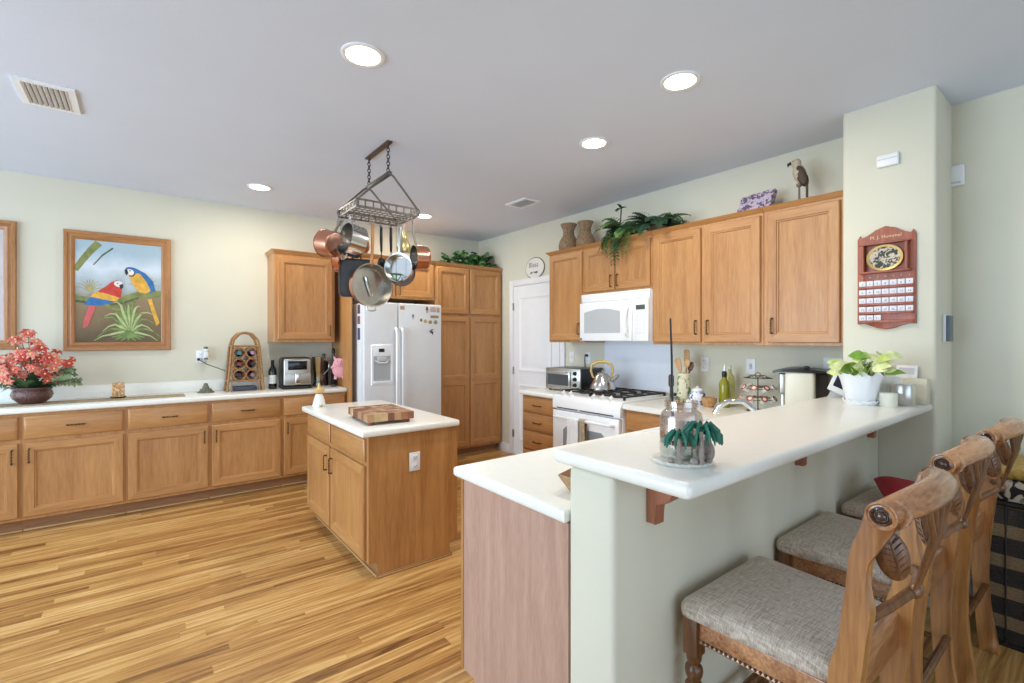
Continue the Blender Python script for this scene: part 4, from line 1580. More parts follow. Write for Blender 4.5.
def make_stool(label):
    t = thing('bar_stool', label, 'bar stool', (0, 0, 0), group='carved bar stools at the raised bar')
    # cushion
    b = MB()
    last = None
    for ins, z in ((0.012, 0.597), (0.002, 0.603), (0.0, 0.614), (0.001, 0.626), (0.008, 0.640), (0.024, 0.651), (0.06, 0.659), (0.12, 0.664), (0.17, 0.666)):
        rr = max(0.035, ins + 0.012)
        pts = round_rect(0.250, 0.225, -0.185, 0.226, rr, ins)
        cur = [b._v((x, y, z)) for x, y in pts]
        if last:
            b.bridge(last, cur)
        else:
            b._f(cur[::-1])
        last = cur
    b._f(last)
    b.build('seat_cushion', M_fab, t, angle=60)
    # apron with bead
    b = MB()
    for s in (-1, 1):
        b.prism([(s * 0.226, 0.195), (s * 0.206, 0.195), (s * 0.198, -0.19), (s * 0.218, -0.19)], 0.538, 0.598, 'xy', bev=0.003)
        b.tube([(s * 0.224, 0.17, 0.538), (s * 0.216, -0.175, 0.538)], 0.006, 8)
    b.box(-0.205, 0.205, 0.185, 0.205, 0.538, 0.598, bev=0.003)
    b.box(-0.20, 0.20, -0.20, -0.178, 0.538, 0.640, bev=0.004)
    b.build('seat_frame', SWX, t)
    for s in (-1, 1):
        b = MB()
        for i in range(26):
            q = i / 25
            b.sphere((s * (0.2265 - 0.008 * q), 0.165 - 0.33 * q, 0.5405), 0.0055, 6, 4)
        b.tube([(s * 0.2265, 0.17, 0.5405), (s * 0.2185, -0.17, 0.5405)], 0.002, 6)
        b.build('bead_trim', M_rosette, t)
    # front legs
    for s in (-1, 1):
        b = MB()
        cx, cy = s * 0.217, 0.188
        b.box(cx - 0.023, cx + 0.023, cy - 0.023, cy + 0.023, 0.49, 0.598, bev=0.003)
        prof = [(0.0, 0.0), (0.016, 0.0), (0.021, 0.02), (0.018, 0.045), (0.013, 0.06), (0.018, 0.075), (0.02, 0.10), (0.021, 0.17), (0.023, 0.30), (0.024, 0.36), (0.018, 0.375), (0.025, 0.388), (0.025, 0.40), (0.017, 0.412), (0.024, 0.428), (0.026, 0.44), (0.024, 0.452), (0.016, 0.462), (0.022, 0.475), (0.022, 0.492)]
        b.lathe(prof, (cx, cy, 0), n=18)
        b.build('leg', SWD, t)
    # back posts
    for s in (-1, 1):
        b = MB()
        b.prism(STILE, s * 0.213 - 0.022, s * 0.213 + 0.022, 'yz', bev=0.004)
        b.build('back_post', SW1, t, angle=50)
    # bowed top rail
    b = MB()
    pts, rs = [], []
    n = 24
    for i in range(n + 1):
        q = -1 + 2 * i / n
        pts.append((q * 0.232, -0.268 - 0.050 * (1 - q * q) ** 1.15, 1.033 + 0.024 * (1 - q * q)))
        rs.append(0.0275 + 0.006 * (1 - abs(q) ** 2.2))
    b.tube(pts, rs, 18, up=(0, 0, 1))
    for s in (-1, 1):
        for k, r_ in ((0.205, 0.033), (0.193, 0.0325)):
            yy = -0.270
            b.cyl((s * (k - 0.004), yy - 0.012, 1.034), (s * (k + 0.004), yy - 0.011, 1.034), r_, n=18)
    tr_ = b.build('top_rail', SWX, t, angle=60)
    for s in (-1, 1):
        b = MB()
        b.M = Matrix.Translation((s * 0.231, -0.269, 1.033)) @ Matrix.Rotation(R(90 * s), 4, 'Y')
        b.lathe([(0.030, 0.0), (0.030, 0.008), (0.027, 0.010), (0.024, 0.006), (0.022, 0.006)], n=20)
        b.mi = 1
        b.lathe([(0.022, 0.006), (0.019, 0.007), (0.016, 0.010), (0.013, 0.006), (0.011, 0.006), (0.009, 0.011), (0.005, 0.014), (0, 0.015)], n=20)
        b.M = None
        b.build('rosette', [SWX, M_rosette], tr_)
    # cross rail below the carving
    b = MB()
    b.tube([(-0.20, -0.222, 0.765), (-0.1, -0.258, 0.79), (0, -0.276, 0.80), (0.1, -0.262, 0.795), (0.20, -0.228, 0.775)], [0.013, 0.012, 0.013, 0.012, 0.013], 10)
    b.build('cross_rail', SWD, t)
    # carved leaves near the posts and fan between them
    for s in (-1, 1):
        b = MB()
        b.M = Matrix.Translation((s * 0.150, -0.268, 0.922)) @ Matrix.Rotation(R(s * 48), 4, 'Z') @ Matrix.Rotation(R(s * 16), 4, 'Y') @ Matrix.Scale(0.78, 4)
        b.sphere((0, 0, 0), (0.046, 0.016, 0.074), 20, 14)
        b.tube([(0, -0.010, -0.066), (0, -0.0175, 0), (0, -0.010, 0.062)], 0.0035, 6)
        b.tube([(0, 0.010, -0.066), (0, 0.0175, 0), (0, 0.010, 0.062)], 0.0035, 6)
        for k in range(6):
            z0 = -0.05 + k * 0.018
            for sd in (-1, 1):
                for yy in (-1, 1):
                    b.tube([(0, yy * 0.0155, z0), (sd * 0.017, yy * 0.0145, z0 + 0.010), (sd * 0.030, yy * 0.0105, z0 + 0.015)], 0.002, 5)
        b.M = None
        b.build('carved_leaf', SWD, t, angle=60)
    b = MB()
    for k in range(7):
        q = (k - 3) / 3
        b.tube([(q * 0.015, -0.279, 0.80), (q * 0.03, -0.300, 0.88), (q * 0.055, -0.322, 0.96), (q * 0.085, -0.338 + 0.02 * abs(q), 1.035)], [0.006, 0.008, 0.0095, 0.011], 8, flat=0.7)
    b.sphere((0, -0.279, 0.80), (0.03, 0.015, 0.02), 12, 8)
    b.build('carved_fan', SWD, t, angle=60)
    # stretchers
    for s in (-1, 1):
        MB().tube([(s * 0.215, 0.18, 0.17), (s * 0.213, -0.19, 0.17)], 0.012, 10).build('stretcher', SWD, t)
    MB().tube([(-0.21, 0.188, 0.25), (0.21, 0.188, 0.25)], 0.014, 10).build('foot_rest', SWD, t)
    MB().tube([(-0.20, -0.205, 0.30), (0.20, -0.205, 0.30)], 0.012, 10).build('stretcher', SWD, t)
    return t


st = make_stool('nearest carved wooden bar stool with greige fabric seat')
st.location = (1.508, 0.594, 0)
s2 = copy_tree(st, 'middle carved wooden bar stool of the row of three', (2.188, 0.612, 0), (0, 0, 0))
s3 = copy_tree(st, 'farthest carved wooden bar stool, with the red cushion on its seat', (2.838, 0.594, 0), (0, 0, R(-1)))
# red cushion on the farthest seat
b = MB()
b.M = Matrix.Translation((2.73, 0.60, 0.716)) @ Matrix.Rotation(R(8), 4, 'X') @ Matrix.Rotation(R(25), 4, 'Z')
n = 14
top, bot = [], []
for i in range(n + 1):
    r1, r2 = [], []
    for j in range(n + 1):
        u, v = -1 + 2 * i / n, -1 + 2 * j / n
        th = 0.045 * ((1 - u ** 4) * (1 - v ** 4)) ** 0.5
        k = 1 - 0.10 * (1 - abs(u * v)) * 0.5 * (abs(u) ** 3 + abs(v) ** 3)
        r1.append(b._v((u * 0.14 * k, v * 0.10 * k, th + 0.003)))
        r2.append(b._v((u * 0.14 * k, v * 0.10 * k, -th - 0.003)))
    top.append(r1)
    bot.append(r2)
for i in range(n):
    for j in range(n):
        b._f([top[i][j], top[i + 1][j], top[i + 1][j + 1], top[i][j + 1]])
        b._f([bot[i][j], bot[i][j + 1], bot[i + 1][j + 1], bot[i + 1][j]])
for i in range(n):
    b._f([top[i][0], bot[i][0], bot[i + 1][0], top[i + 1][0]])
    b._f([top[i][n], top[i + 1][n], bot[i + 1][n], bot[i][n]])
    b._f([top[0][i], top[0][i + 1], bot[0][i + 1], bot[0][i]])
    b._f([top[n][i], bot[n][i], bot[n][i + 1], top[n][i + 1]])
o = b.build('cushion', mat('red_velvet', (168, 22, 40), 0.7, noise=0.1), None, angle=60)
tag(o, 'small red cushion on the farthest bar stool', 'cushion')

# ------------------------------------------------------------------ striped hamper behind the stools
hp = thing('wicker_hamper', 'tall black and tan striped wicker hamper behind the stools', 'hamper', (3.15, -0.12, 0))
HW, HD_ = 0.44, 0.52
M_str = striped('striped_wicker', (44, 40, 36), (176, 150, 112), 0.14, 0.58)
b = MB()
b.box(0, HW, 0, HD_, 0.0, 0.66, bev=0.012)
b.build('basket', M_str, hp)
b = MB()
for z in (0.008, 0.655):
    b.tube([(0, 0, z), (HW, 0, z), (HW, HD_, z), (0, HD_, z)], 0.012, 8, closed=True)
for i in range(9):
    y = HD_ * i / 8
    b.tube([(-0.004, y, 0), (-0.004, y, 0.655)], 0.003, 6)
for i in range(8):
    x = HW * i / 7
    b.tube([(x, HD_ + 0.004, 0), (x, HD_ + 0.004, 0.655)], 0.003, 6)
b.build('frame', mat('black_cane', (26, 24, 24), 0.45), hp)
bx = thing('storage_box', 'low box with leopard print band and gold woven lid on the striped hamper', 'box', (3.16, -0.10, 0.667))
b = MB()
b.box(0, HW - 0.02, 0, HD_ - 0.03, 0, 0.105, bev=0.008)
b.build('box_body', spotted('leopard', (24, 22, 24), (196, 186, 172), 20, 0.50), bx)
b = MB()
b.box(-0.008, HW - 0.012, -0.008, HD_ - 0.022, 0.105, 0.155, bev=0.014, seg=3)
b.build('lid', mat('gold_weave', (186, 156, 84), 0.5, 0.3, noise=0.35, scale=50, bump=0.6, bscale=90), bx)

# ------------------------------------------------------------------ on the left counter
# red flowers in a carved bowl
fa = thing('flower_arrangement', 'red silk flowers in a dark carved oval bowl', 'flowers', (-0.665, 5.16, ZC))
b = MB()
b.lathe([(0, 0), (0.075, 0), (0.08, 0.008), (0.085, 0.012), (0.118, 0.045), (0.130, 0.075), (0.122, 0.105), (0.115, 0.115), (0.126, 0.124), (0.126, 0.136), (0.112, 0.138), (0.10, 0.12), (0, 0.118)], n=8, sx=1.0, sy=0.9)
b.build('bowl', mat('carved_bowl', (98, 62, 56), 0.35, noise=0.35, scale=70, bump=0.9, bscale=80, coat=0.3), fa, angle=50)
greens = [mat('leaf_dark', (44, 76, 44), 0.5, noise=0.3), mat('leaf_mid', (80, 104, 66), 0.5, noise=0.3), mat('leaf_pale', (120, 138, 96), 0.55, noise=0.2)]
for i in range(26):
    b = MB()
    a = rnd.uniform(0, 2 * PI)
    el = rnd.uniform(0.2, 1.6)
    base = (0.06 * math.cos(a), 0.05 * math.sin(a), 0.12)
    L = rnd.uniform(0.14, 0.25)
    b.leaf(base, (math.cos(a), math.sin(a) * 0.75, el + 0.3), L, rnd.uniform(0.05, 0.08), rnd.uniform(0.9, 1.7), seg=6)
    b.build('leaf', greens[i % 2], fa)
for i in range(18):                       # small-leafed sprigs, mostly to the right
    b = MB()
    a = rnd.uniform(-0.9, 0.5) if i < 13 else rnd.uniform(2, 4)
    d = Vector((math.cos(a), math.sin(a) * 0.6 - 0.2, rnd.uniform(0.5, 1.9))).normalized()
    p = Vector((0.06 * math.cos(a), 0.04 * math.sin(a), 0.13))
    path = [p.copy()]
    for k in range(9):
        d = (d + Vector((0, 0, -0.10))).normalized()
        p = p + d * 0.027
        path.append(p.copy())
        for q in range(5):
            az = rnd.uniform(0, 2 * PI)
            b.leaf(p, (math.cos(az), 0.3 * math.sin(az) - 0.2, math.sin(az)), 0.030, 0.015, 0.4, up=(0.2 * math.sin(az), -1, 0.3), seg=2)
    b.tube(path, 0.0018, 5)
    b.build('sprig', greens[2 if i % 2 else 1], fa)


def flower_mesh(seed, m1, m2):
    r_ = random.Random(seed)
    b = MB()
    for k in range(6):
        a = k * PI / 3 + r_.uniform(-0.15, 0.15)
        b.leaf((0, 0, 0), (math.cos(a), math.sin(a), 0.75), 0.045 + r_.uniform(-0.005, 0.006), 0.024, 1.5, seg=4, fold=0.3)
    b.mi = 1
    b.sphere((0, 0, 0.008), (0.007, 0.007, 0.01), 8, 6)
    return b.mesh('flower', [m1, m2])


M_cen = mat('flower_centre', (236, 210, 160), 0.6)
fl = [flower_mesh(1, mat('petal_red', (190, 66, 56), 0.55, noise=0.25, scale=60), M_cen),
      flower_mesh(2, mat('petal_coral', (216, 106, 90), 0.55, noise=0.25, scale=60), M_cen),
      flower_mesh(3, mat('petal_pink', (224, 138, 118), 0.55, noise=0.2, scale=60), M_cen)]
stems = MB()
nfl = 0
while nfl < 98:
    x, z = rnd.uniform(-0.24, 0.25), rnd.uniform(0.19, 0.62)
    y = rnd.uniform(-0.17, 0.10)
    # silhouette: full cloud, with a taller spike in the middle right
    lim = 0.46 - 1.4 * (x - 0.0) ** 2
    if -0.10 < x < 0.08:
        lim = 0.60 - 6 * (x - 0.0) ** 2
    if z > lim or z < 0.17 + 0.2 * max(0, x) or (x * x / 0.075 + y * y / 0.035 > 1):
        continue
    if y > 0.02 and z < 0.4 and rnd.random() < 0.6:
        continue
    p = Vector((x, y, z))
    d = (p - Vector((0, 0.03, 0.25))).normalized() + Vector((0, -0.5, 0.1)) + Vector((rnd.uniform(-.4, .4), rnd.uniform(-.4, .2), rnd.uniform(-.3, .4)))
    q = d.to_track_quat('Z', 'Y').to_euler()
    inst('flower', fl[rnd.choice((0, 1, 1, 2, 2))], fa, p, q, rnd.uniform(0.85, 1.2))
    if nfl % 2 == 0:
        stems.tube([(x * 0.2, y * 0.2, 0.12), (x * 0.55, y * 0.55, (z + 0.12) * 0.55), (x, y, z)], 0.0022, 5)
    nfl += 1
stems.build('stems', greens[0], fa)
fa.scale = (0.93, 0.93, 0.93)

# candle and runner
b = MB()
b.box(-0.72, 0.43, -0.13, 0.13, 0, 0.003)
o = b.build('table_runner', mat('woven_runner', (168, 152, 122), 0.9, noise=0.35, scale=55, bump=0.4, bscale=150), None, (-0.13, 5.12, ZC))
tag(o, 'flat woven beige runner on the left counter under the candle', 'table runner')
ch = thing('candle', 'square patterned tan candle on a small dark plate', 'candle', (-0.155, 5.20, ZC + 0.0035))
b = MB()
b.lathe([(0, 0), (0.04, 0), (0.056, 0.008), (0.054, 0.012), (0.03, 0.008), (0, 0.008)], n=20)
b.build('plate', M_iron, ch)
b = MB()
b.box(-0.040, 0.040, -0.040, 0.040, 0.008, 0.125, bev=0.006)
b.tube([(0, 0, 0.125), (0.001, 0, 0.136)], 0.0015, 6)
b.build('candle_body', spotted('candle_pattern', (176, 122, 76), (222, 190, 140), 60, 0.5), ch)

# wall outlet with plugs
wo = outlet('wall_outlet', 'white double outlet with plugged-in devices left of the wine rack', (0.442, YB, 1.25), (0, 0, 0))
b = MB()
b.box(-0.018, 0.018, -0.05, 0, -0.03, 0.03, bev=0.006)
b.sphere((0, -0.03, 0.043), (0.022, 0.022, 0.016), 12, 8)
b.mi = 1
b.sphere((0, -0.03, 0.064), (0.02, 0.02, 0.012), 12, 8)
b.box(-0.024, 0.024, -0.05, -0.012, -0.055, -0.022, bev=0.006)
o = b.build('night_light', [M_plate, mat('amber_grey', (110, 108, 98), 0.4)], None, (0.482, YB - 0.010, 1.27))
tag(o, 'plug-in night light in the outlet left of the wine rack', 'night light')
b = MB()
b.box(-0.012, 0.012, -0.03, 0, -0.012, 0.012, bev=0.004)
b.tube([(0.0, -0.028, 0), (0.06, -0.05, -0.045), (0.16, -0.07, -0.09), (0.26, -0.08, -0.14)], 0.0035, 6)
o = b.build('power_cord', M_black, None, (0.425, YB - 0.0095, 1.225))
tag(o, 'black power cord running from the outlet towards the wine rack', 'cord')
# incense cone holder
b = MB()
b.lathe([(0, 0), (0.072, 0), (0.066, 0.008), (0.04, 0.024), (0.028, 0.045), (0.024, 0.06), (0.018, 0.066), (0.016, 0.085), (0, 0.09)], n=10)
for i in range(7):
    a = i * 0.9
    b.sphere((0.035 * math.cos(a), 0.03 * math.sin(a), 0.022), 0.016, 8, 6)
o = b.build('incense_holder', mat('grey_green_stone', (104, 106, 92), 0.6, noise=0.35, scale=60), None, (0.47, 5.24, ZC))
tag(o, 'small grey green stone ornament in front of the outlet', 'ornament')

# wicker wine rack with six bottles
wk = thing('wine_rack', 'arched rattan wine rack holding six bottles', 'wine rack', (0.785, 5.20, ZC))
M_rat = mat('rattan', (160, 118, 74), 0.5, noise=0.3, scale=50, bump=0.4, bscale=120)
b = MB()
for yy, q in ((-0.055, 1.0), (0.10, 1.0)):
    pts = [(-0.155, yy - 0.0, 0), (-0.135, yy, 0.2), (-0.118, yy, 0.42), (-0.10, yy, 0.49), (-0.055, yy, 0.545), (0, yy, 0.56), (0.055, yy, 0.545), (0.10, yy, 0.49), (0.118, yy, 0.42), (0.135, yy, 0.2), (0.155, yy, 0)]
    b.tube(pts, 0.011, 8)
for z in (0.10, 0.43):
    hw = 0.148 if z < 0.2 else 0.118
    b.tube([(-hw, -0.055, z), (hw, -0.055, z)], 0.008, 8)
    b.tube([(-hw, 0.10, z), (hw, 0.10, z)], 0.008, 8)
    for s in (-1, 1):
        b.tube([(s * hw, -0.06, z), (s * hw, 0.105, z)], 0.008, 8)
for s in (-1, 1):
    b.tube([(s * 0.120, -0.055, 0), (s * 0.106, -0.055, 0.43)], 0.007, 8)
wrf = b.build('frame', M_rat, wk)
spots = []
for r_ in range(3):
    for s in (-1, 1):
        z = 0.155 + r_ * 0.105
        x = s * 0.054
        b = MB()
        b.tube([(x + 0.050 * math.cos(a), -0.06, z + 0.050 * math.sin(a)) for a in [i * PI / 10 for i in range(20)]], 0.006, 6, closed=True)
        b.build('ring', M_rat, wk)
        b = MB()
        b.tube([(x + 0.050 * math.cos(a), 0.09, z + 0.050 * math.sin(a)) for a in [i * PI / 10 for i in range(20)]], 0.006, 6, closed=True)
        b.build('ring', M_rat, wk)
        spots.append((x, z, r_, s))
wcol = [(40, 20, 26), (64, 28, 30), (36, 24, 34), (84, 24, 28), (30, 40, 46), (46, 28, 60)]
caps = [(60, 46, 52), (150, 120, 140), (150, 60, 60), (60, 44, 60), (80, 130, 140), (180, 140, 170)]
rown = {0: 'bottom', 1: 'middle', 2: 'top'}
for k, (x, z, r_, s) in enumerate(spots):
    w = thing('wine_bottle', 'dark wine bottle lying in the %s %s ring of the rattan rack' % (rown[r_], 'left' if s < 0 else 'right'), 'bottle',
              (0.785 + x, 5.20 - 0.075, ZC + z), rot=(R(-90), 0, 0), group='wine bottles in the rattan rack')
    b = MB()     # base of the bottle points back, neck to the front
    b.lathe([(0, 0.27), (0.034, 0.27), (0.038, 0.265), (0.038, 0.10), (0.03, 0.07), (0.015, 0.045), (0.0145, 0.0), (0, 0.0)], n=18)
    b.build('glass', mat('wine_glass_%d' % k, wcol[k], 0.12, spec=0.6), w)
    b = MB()
    b.lathe([(0.0155, 0.035), (0.0165, 0.033), (0.0165, -0.004), (0, -0.005)], n=16)
    b.build('foil_cap', mat('foil_%d' % k, caps[k], 0.35, 0.3), w)
b = MB()
b.box(-0.10, 0.10, -0.05, 0.06, 0, 0.045, bev=0.006)
o = b.build('storage_tin', mat('tin_dark', (74, 74, 84), 0.4), None, (0.785, 5.215, ZC))
tag(o, 'low dark tin under the wine rack', 'box')

# standing wine bottle
wb = thing('wine_bottle', 'upright dark wine bottle with white label left of the air fryer', 'bottle', (1.03, 5.21, ZC))
b = MB()
b.lathe([(0, 0), (0.034, 0), (0.037, 0.005), (0.037, 0.175), (0.028, 0.205), (0.015, 0.225), (0.014, 0.285), (0, 0.285)], n=22)
b.build('glass', mat('bottle_dark', (28, 30, 30), 0.12, spec=0.6), wb)
b = MB()
b.lathe([(0.0375, 0.055), (0.0378, 0.057), (0.0378, 0.138), (0.0375, 0.14)], n=22)
b.build('label', mat('label_paper', (226, 226, 222), 0.7, noise=0.1, scale=60), wb)
b = MB()
b.lathe([(0.0145, 0.235), (0.0158, 0.237), (0.0158, 0.288), (0, 0.289)], n=16)
b.build('foil_cap', M_black, wb)

# air fryer
af = thing('air_fryer', 'stainless air fryer with dark display under the wall cabinet', 'air fryer', (1.085, 5.05, ZC), R(-4))
af.scale = (0.92, 0.95, 0.98)
b = MB()
b.box(0.0, 0.30, 0.02, 0.28, 0.02, 0.32, bev=0.035, seg=4)
b.build('body', M_black, af)
b = MB()
b.box(0.012, 0.288, -0.004, 0.06, 0.035, 0.312, bev=0.022, seg=4)
fp = b.build('front_panel', M_steelb, af)
MB().box(0.055, 0.245, -0.0075, -0.002, 0.195, 0.285, bev=0.002).build('display', mat('display_black', (18, 18, 22), 0.12), af)
b = MB()
b.box(0.012, 0.288, -0.008, 0.05, 0.04, 0.160, bev=0.012, seg=3)
bk = b.build('basket_drawer', M_steelb, af)
b = MB()
b.box(0.118, 0.172, -0.05, 0.0, 0.055, 0.165, bev=0.010, seg=3)
b.build('handle', M_steel, bk)
b = MB()
b.box(0.0, 0.30, 0.0, 0.28, 0.0, 0.03, bev=0.012)
b.build('base', M_black, af)

# glass blender pitcher
bl = thing('glass_pitcher', 'tall faceted clear glass pitcher right of the air fryer', 'pitcher', (1.475, 5.22, ZC))
b = MB()
b.lathe([(0, 0.0), (0.055, 0.0), (0.06, 0.01), (0.05, 0.04), (0.042, 0.06), (0.052, 0.16), (0.068, 0.30), (0.07, 0.31), (0.064, 0.31), (0.048, 0.16), (0.036, 0.07), (0, 0.06)], n=8)
b.build('jug', glass_mat('cut_glass', (244, 246, 240), 0.58, 0.10), bl, angle=20)
b = MB()
b.tube([(0.05, 0, 0.28), (0.10, 0, 0.27), (0.105, 0, 0.18), (0.05, 0, 0.12)], 0.008, 8)
b.build('handle', glass_mat('cut_glass', (226, 226, 214), 0.66), bl)
# dark mixer / mill and bottle behind
b = MB()
b.lathe([(0, 0), (0.045, 0), (0.047, 0.01), (0.044, 0.24), (0.03, 0.27), (0.018, 0.29), (0.018, 0.34), (0, 0.342)], n=20)
o = b.build('tall_bottle', mat('brown_glass', (66, 46, 38), 0.15, spec=0.6), None, (1.55, 5.30, ZC))
tag(o, 'dark brown bottle between the glass pitcher and the pink pig', 'bottle')
b = MB()
b.box(-0.022, 0.022, -0.02, 0.02, 0, 0.13, bev=0.004)
b.tube([(0, 0, 0.12), (0, 0, 0.36)], [0.016, 0.014], 10)
b.sphere((0, 0, 0.37), (0.02, 0.02, 0.03), 10, 8)
o = b.build('knife_sharpener', M_black, None, (1.622, 5.20, ZC))
tag(o, 'tall black handled tool standing against the end panel', 'kitchen tool')
b = MB()
for a, c_ in enumerate(((0, 0), (0.028, 0.006), (0.014, -0.01))):
    b.sphere((c_[0], c_[1], 0.012), (0.018, 0.013, 0.012), 10, 6)
o = b.build('stone_ornament', M_dgrey, None, (1.565, 5.06, ZC))
tag(o, 'small dark pebble ornament in front of the brown bottle', 'ornament')
# pink pig mitt hanging on the end panel
pg = thing('pig_pot_holder', 'pink pig-shaped pot holder hanging on the end panel', 'pot holder', (1.640, 5.06, 1.11), R(-18))
M_pink = mat('pig_pink', (238, 172, 182), 0.8, bump=0.2, bscale=120)
b = MB()
b.sphere((0, 0, 0), (0.075, 0.022, 0.10), 18, 12)
b.build('body', M_pink, pg)
b = MB()
b.sphere((0, -0.018, 0.06), (0.058, 0.018, 0.048), 16, 10)
b.sphere((0, -0.034, 0.052), (0.022, 0.012, 0.016), 12, 8)
hd = b.build('head', M_pink, pg)
for s in (-1, 1):
    b = MB()
    b.prism([(s * 0.02, 0.095), (s * 0.055, 0.085), (s * 0.058, 0.132)], -0.018, -0.008, 'xz')
    b.build('ear', M_pink, hd)
    b = MB()
    b.sphere((s * 0.02, -0.035, 0.075), 0.005, 8, 6)
    b.sphere((s * 0.008, -0.045, 0.052), 0.003, 6, 4)
    b.build('eye', M_black, hd)
    b = MB()
    b.tube([(s * 0.055, -0.005, 0.02), (s * 0.085, -0.012, 0.005)], [0.018, 0.012], 8)
    b.tube([(s * 0.035, -0.005, -0.08), (s * 0.042, -0.008, -0.115)], [0.018, 0.014], 8)
    b.build('limb', M_pink, pg)

# island: butcher block and angel figurine
ZI = 0.887
cb = thing('butcher_block', 'end-grain butcher block board with feet on the island', 'cutting board', (1.245, 3.02, ZI), R(-4))
tones = [(150, 92, 66), (186, 128, 88), (222, 186, 138), (166, 104, 74), (206, 160, 112), (128, 76, 56), (196, 142, 100)]
tm = [mat('block_wood_%d' % i, t_, 0.5, noise=0.12, scale=40) for i, t_ in enumerate([tuple(int(q * 0.86) for q in t0) for t0 in tones])]
b = MB()
nx, ny = 7, 11
bw, bd = 0.30, 0.42
for i in range(nx):
    for j in range(ny):
        b.mi = rnd.randrange(len(tm))
        x0, y0 = -bw / 2 + bw * i / nx, -bd / 2 + bd * j / ny
        b.box(x0, x0 + bw / nx, y0, y0 + bd / ny, 0.022, 0.068)
b.build('board', tm, cb)
for sx in (-1, 1):
    for sy in (-1, 1):
        b = MB()
        b.lathe([(0, 0), (0.016, 0), (0.022, 0.008), (0.02, 0.018), (0.014, 0.023), (0, 0.023)], (sx * 0.115, sy * 0.17, 0), n=14)
        b.build('foot', tm[0], cb)
an = thing('angel_figurine', 'small white and gold bottle-like figurine on the island corner', 'figurine', (1.105, 3.90, ZI))
b = MB()
b.lathe([(0, 0), (0.048, 0), (0.050, 0.008), (0.040, 0.05), (0.028, 0.09), (0.024, 0.098), (0, 0.10)], n=20)
b.build('skirt', mat('milky_white', (236, 236, 232), 0.25), an)
b = MB()
b.sphere((0, 0, 0.125), (0.036, 0.026, 0.024), 14, 8)
b.sphere((-0.022, 0, 0.122), 0.020, 10, 8)
b.sphere((0.022, 0, 0.122), 0.020, 10, 8)
b.lathe([(0.014, 0.14), (0.010, 0.16), (0.008, 0.18), (0, 0.184)], n=12)
b.build('gold_top', mat('pale_gold', (214, 184, 120), 0.4, 0.3), an)
b = MB()
b.tube([(-0.03, -0.02, 0.012), (0.0, -0.052, 0.008), (0.03, -0.03, 0.012)], [0.006, 0.008, 0.006], 8)
b.build('ribbon', M_gold, an)

# ------------------------------------------------------------------ pictures on the back wall
W_FR = wood('frame_wood', (150, 98, 50), (186, 132, 78), 'z', freq=12, coat=0.3)
W_FRH = wood('frame_wood_h', (150, 98, 50), (186, 132, 78), 'x', freq=12, coat=0.3)


def picture_frame(root, w, h, fw):
    b = MB()
    rings = [(0, 0), (0, -0.022), (0.006, -0.030), (fw * 0.35, -0.030), (fw * 0.42, -0.024), (fw * 0.58, -0.024), (fw * 0.66, -0.028), (fw * 0.85, -0.022), (fw, -0.012), (fw, -0.006)]
    last = None
    for ins, y in rings:
        cur = [b._v((ins, y, ins)), b._v((w - ins, y, ins)), b._v((w - ins, y, h - ins)), b._v((ins, y, h - ins))]
        if last:
            for i in range(4):
                b.mi = 1 if i in (0, 2) else 0
                b._f([last[i], last[(i + 1) % 4], cur[(i + 1) % 4], cur[i]])
        last = cur
    b.build('frame', [W_FR, W_FRH], root)


pcx0, pcw, pcz0, pch, pfw = -0.512, 0.724, 1.318, 1.012, 0.072
pc = thing('framed_picture', 'wood-framed painting of two macaws on a branch above the counter', 'picture', (pcx0, YB - 0.001, pcz0))
picture_frame(pc, pcw, pch, pfw)
iw, ih = pcw - 2 * pfw, pch - 2 * pfw


def paint_bg():
    m, nt, b = nodes('painting_ground')
    tc = nt.nodes.new('ShaderNodeTexCoord')
    sp = nt.nodes.new('ShaderNodeSeparateXYZ')
    nt.links.new(tc.outputs['Object'], sp.inputs[0])
    n = nt.nodes.new('ShaderNodeTexNoise')
    n.inputs['Scale'].default_value = 5
    n.inputs['Detail'].default_value = 5
    nt.links.new(tc.outputs['Object'], n.inputs['Vector'])
    ma = nt.nodes.new('ShaderNodeMath')
    ma.operation = 'MULTIPLY_ADD'
    ma.inputs[1].default_value = 0.30
    nt.links.new(n.outputs['Fac'], ma.inputs[0])
    nt.links.new(sp.outputs[2], ma.inputs[2])
    r = nt.nodes.new('ShaderNodeValToRGB')
    e = r.color_ramp.elements
    stops = [(0.12, (60, 58, 54)), (0.24, (98, 84, 62)), (0.46, (136, 112, 82)), (0.62, (148, 130, 98)), (0.74, (176, 190, 196)), (0.86, (214, 224, 234)), (1.0, (168, 192, 206))]
    e[0].position, e[0].color = stops[0][0], lin(stops[0][1])
    e[1].position, e[1].color = stops[-1][0], lin(stops[-1][1])
    for p_, c_ in stops[1:-1]:
        x = e.new(p_)
        x.color = lin(c_)
    nt.links.new(ma.outputs[0], r.inputs['Fac'])
    nt.links.new(r.outputs['Color'], b.inputs['Base Color'])
    b.inputs['Roughness'].default_value = 0.5
    return m


pal = [paint_bg()] + [mat('paint_%s' % n_, c_, 0.5, noise=k_, scale=26) for n_, c_, k_ in (
    ('branch', (128, 136, 78), 0.3), ('red', (196, 62, 52), 0.2), ('yellow', (224, 172, 66), 0.2), ('blue', (48, 112, 172), 0.2),
    ('white', (232, 226, 220), 0.05), ('black', (40, 38, 42), 0.1), ('plant', (118, 142, 80), 0.3), ('plantlight', (176, 190, 128), 0.15),
    ('pink', (206, 96, 96), 0.15), ('darkgreen', (84, 96, 60), 0.3), ('straw', (172, 160, 100), 0.2))]
BR, RE, YE, BL, WHT, BK, PL, PLL, PK, DG, STW = range(1, 12)
b = MB()
lay = [0]


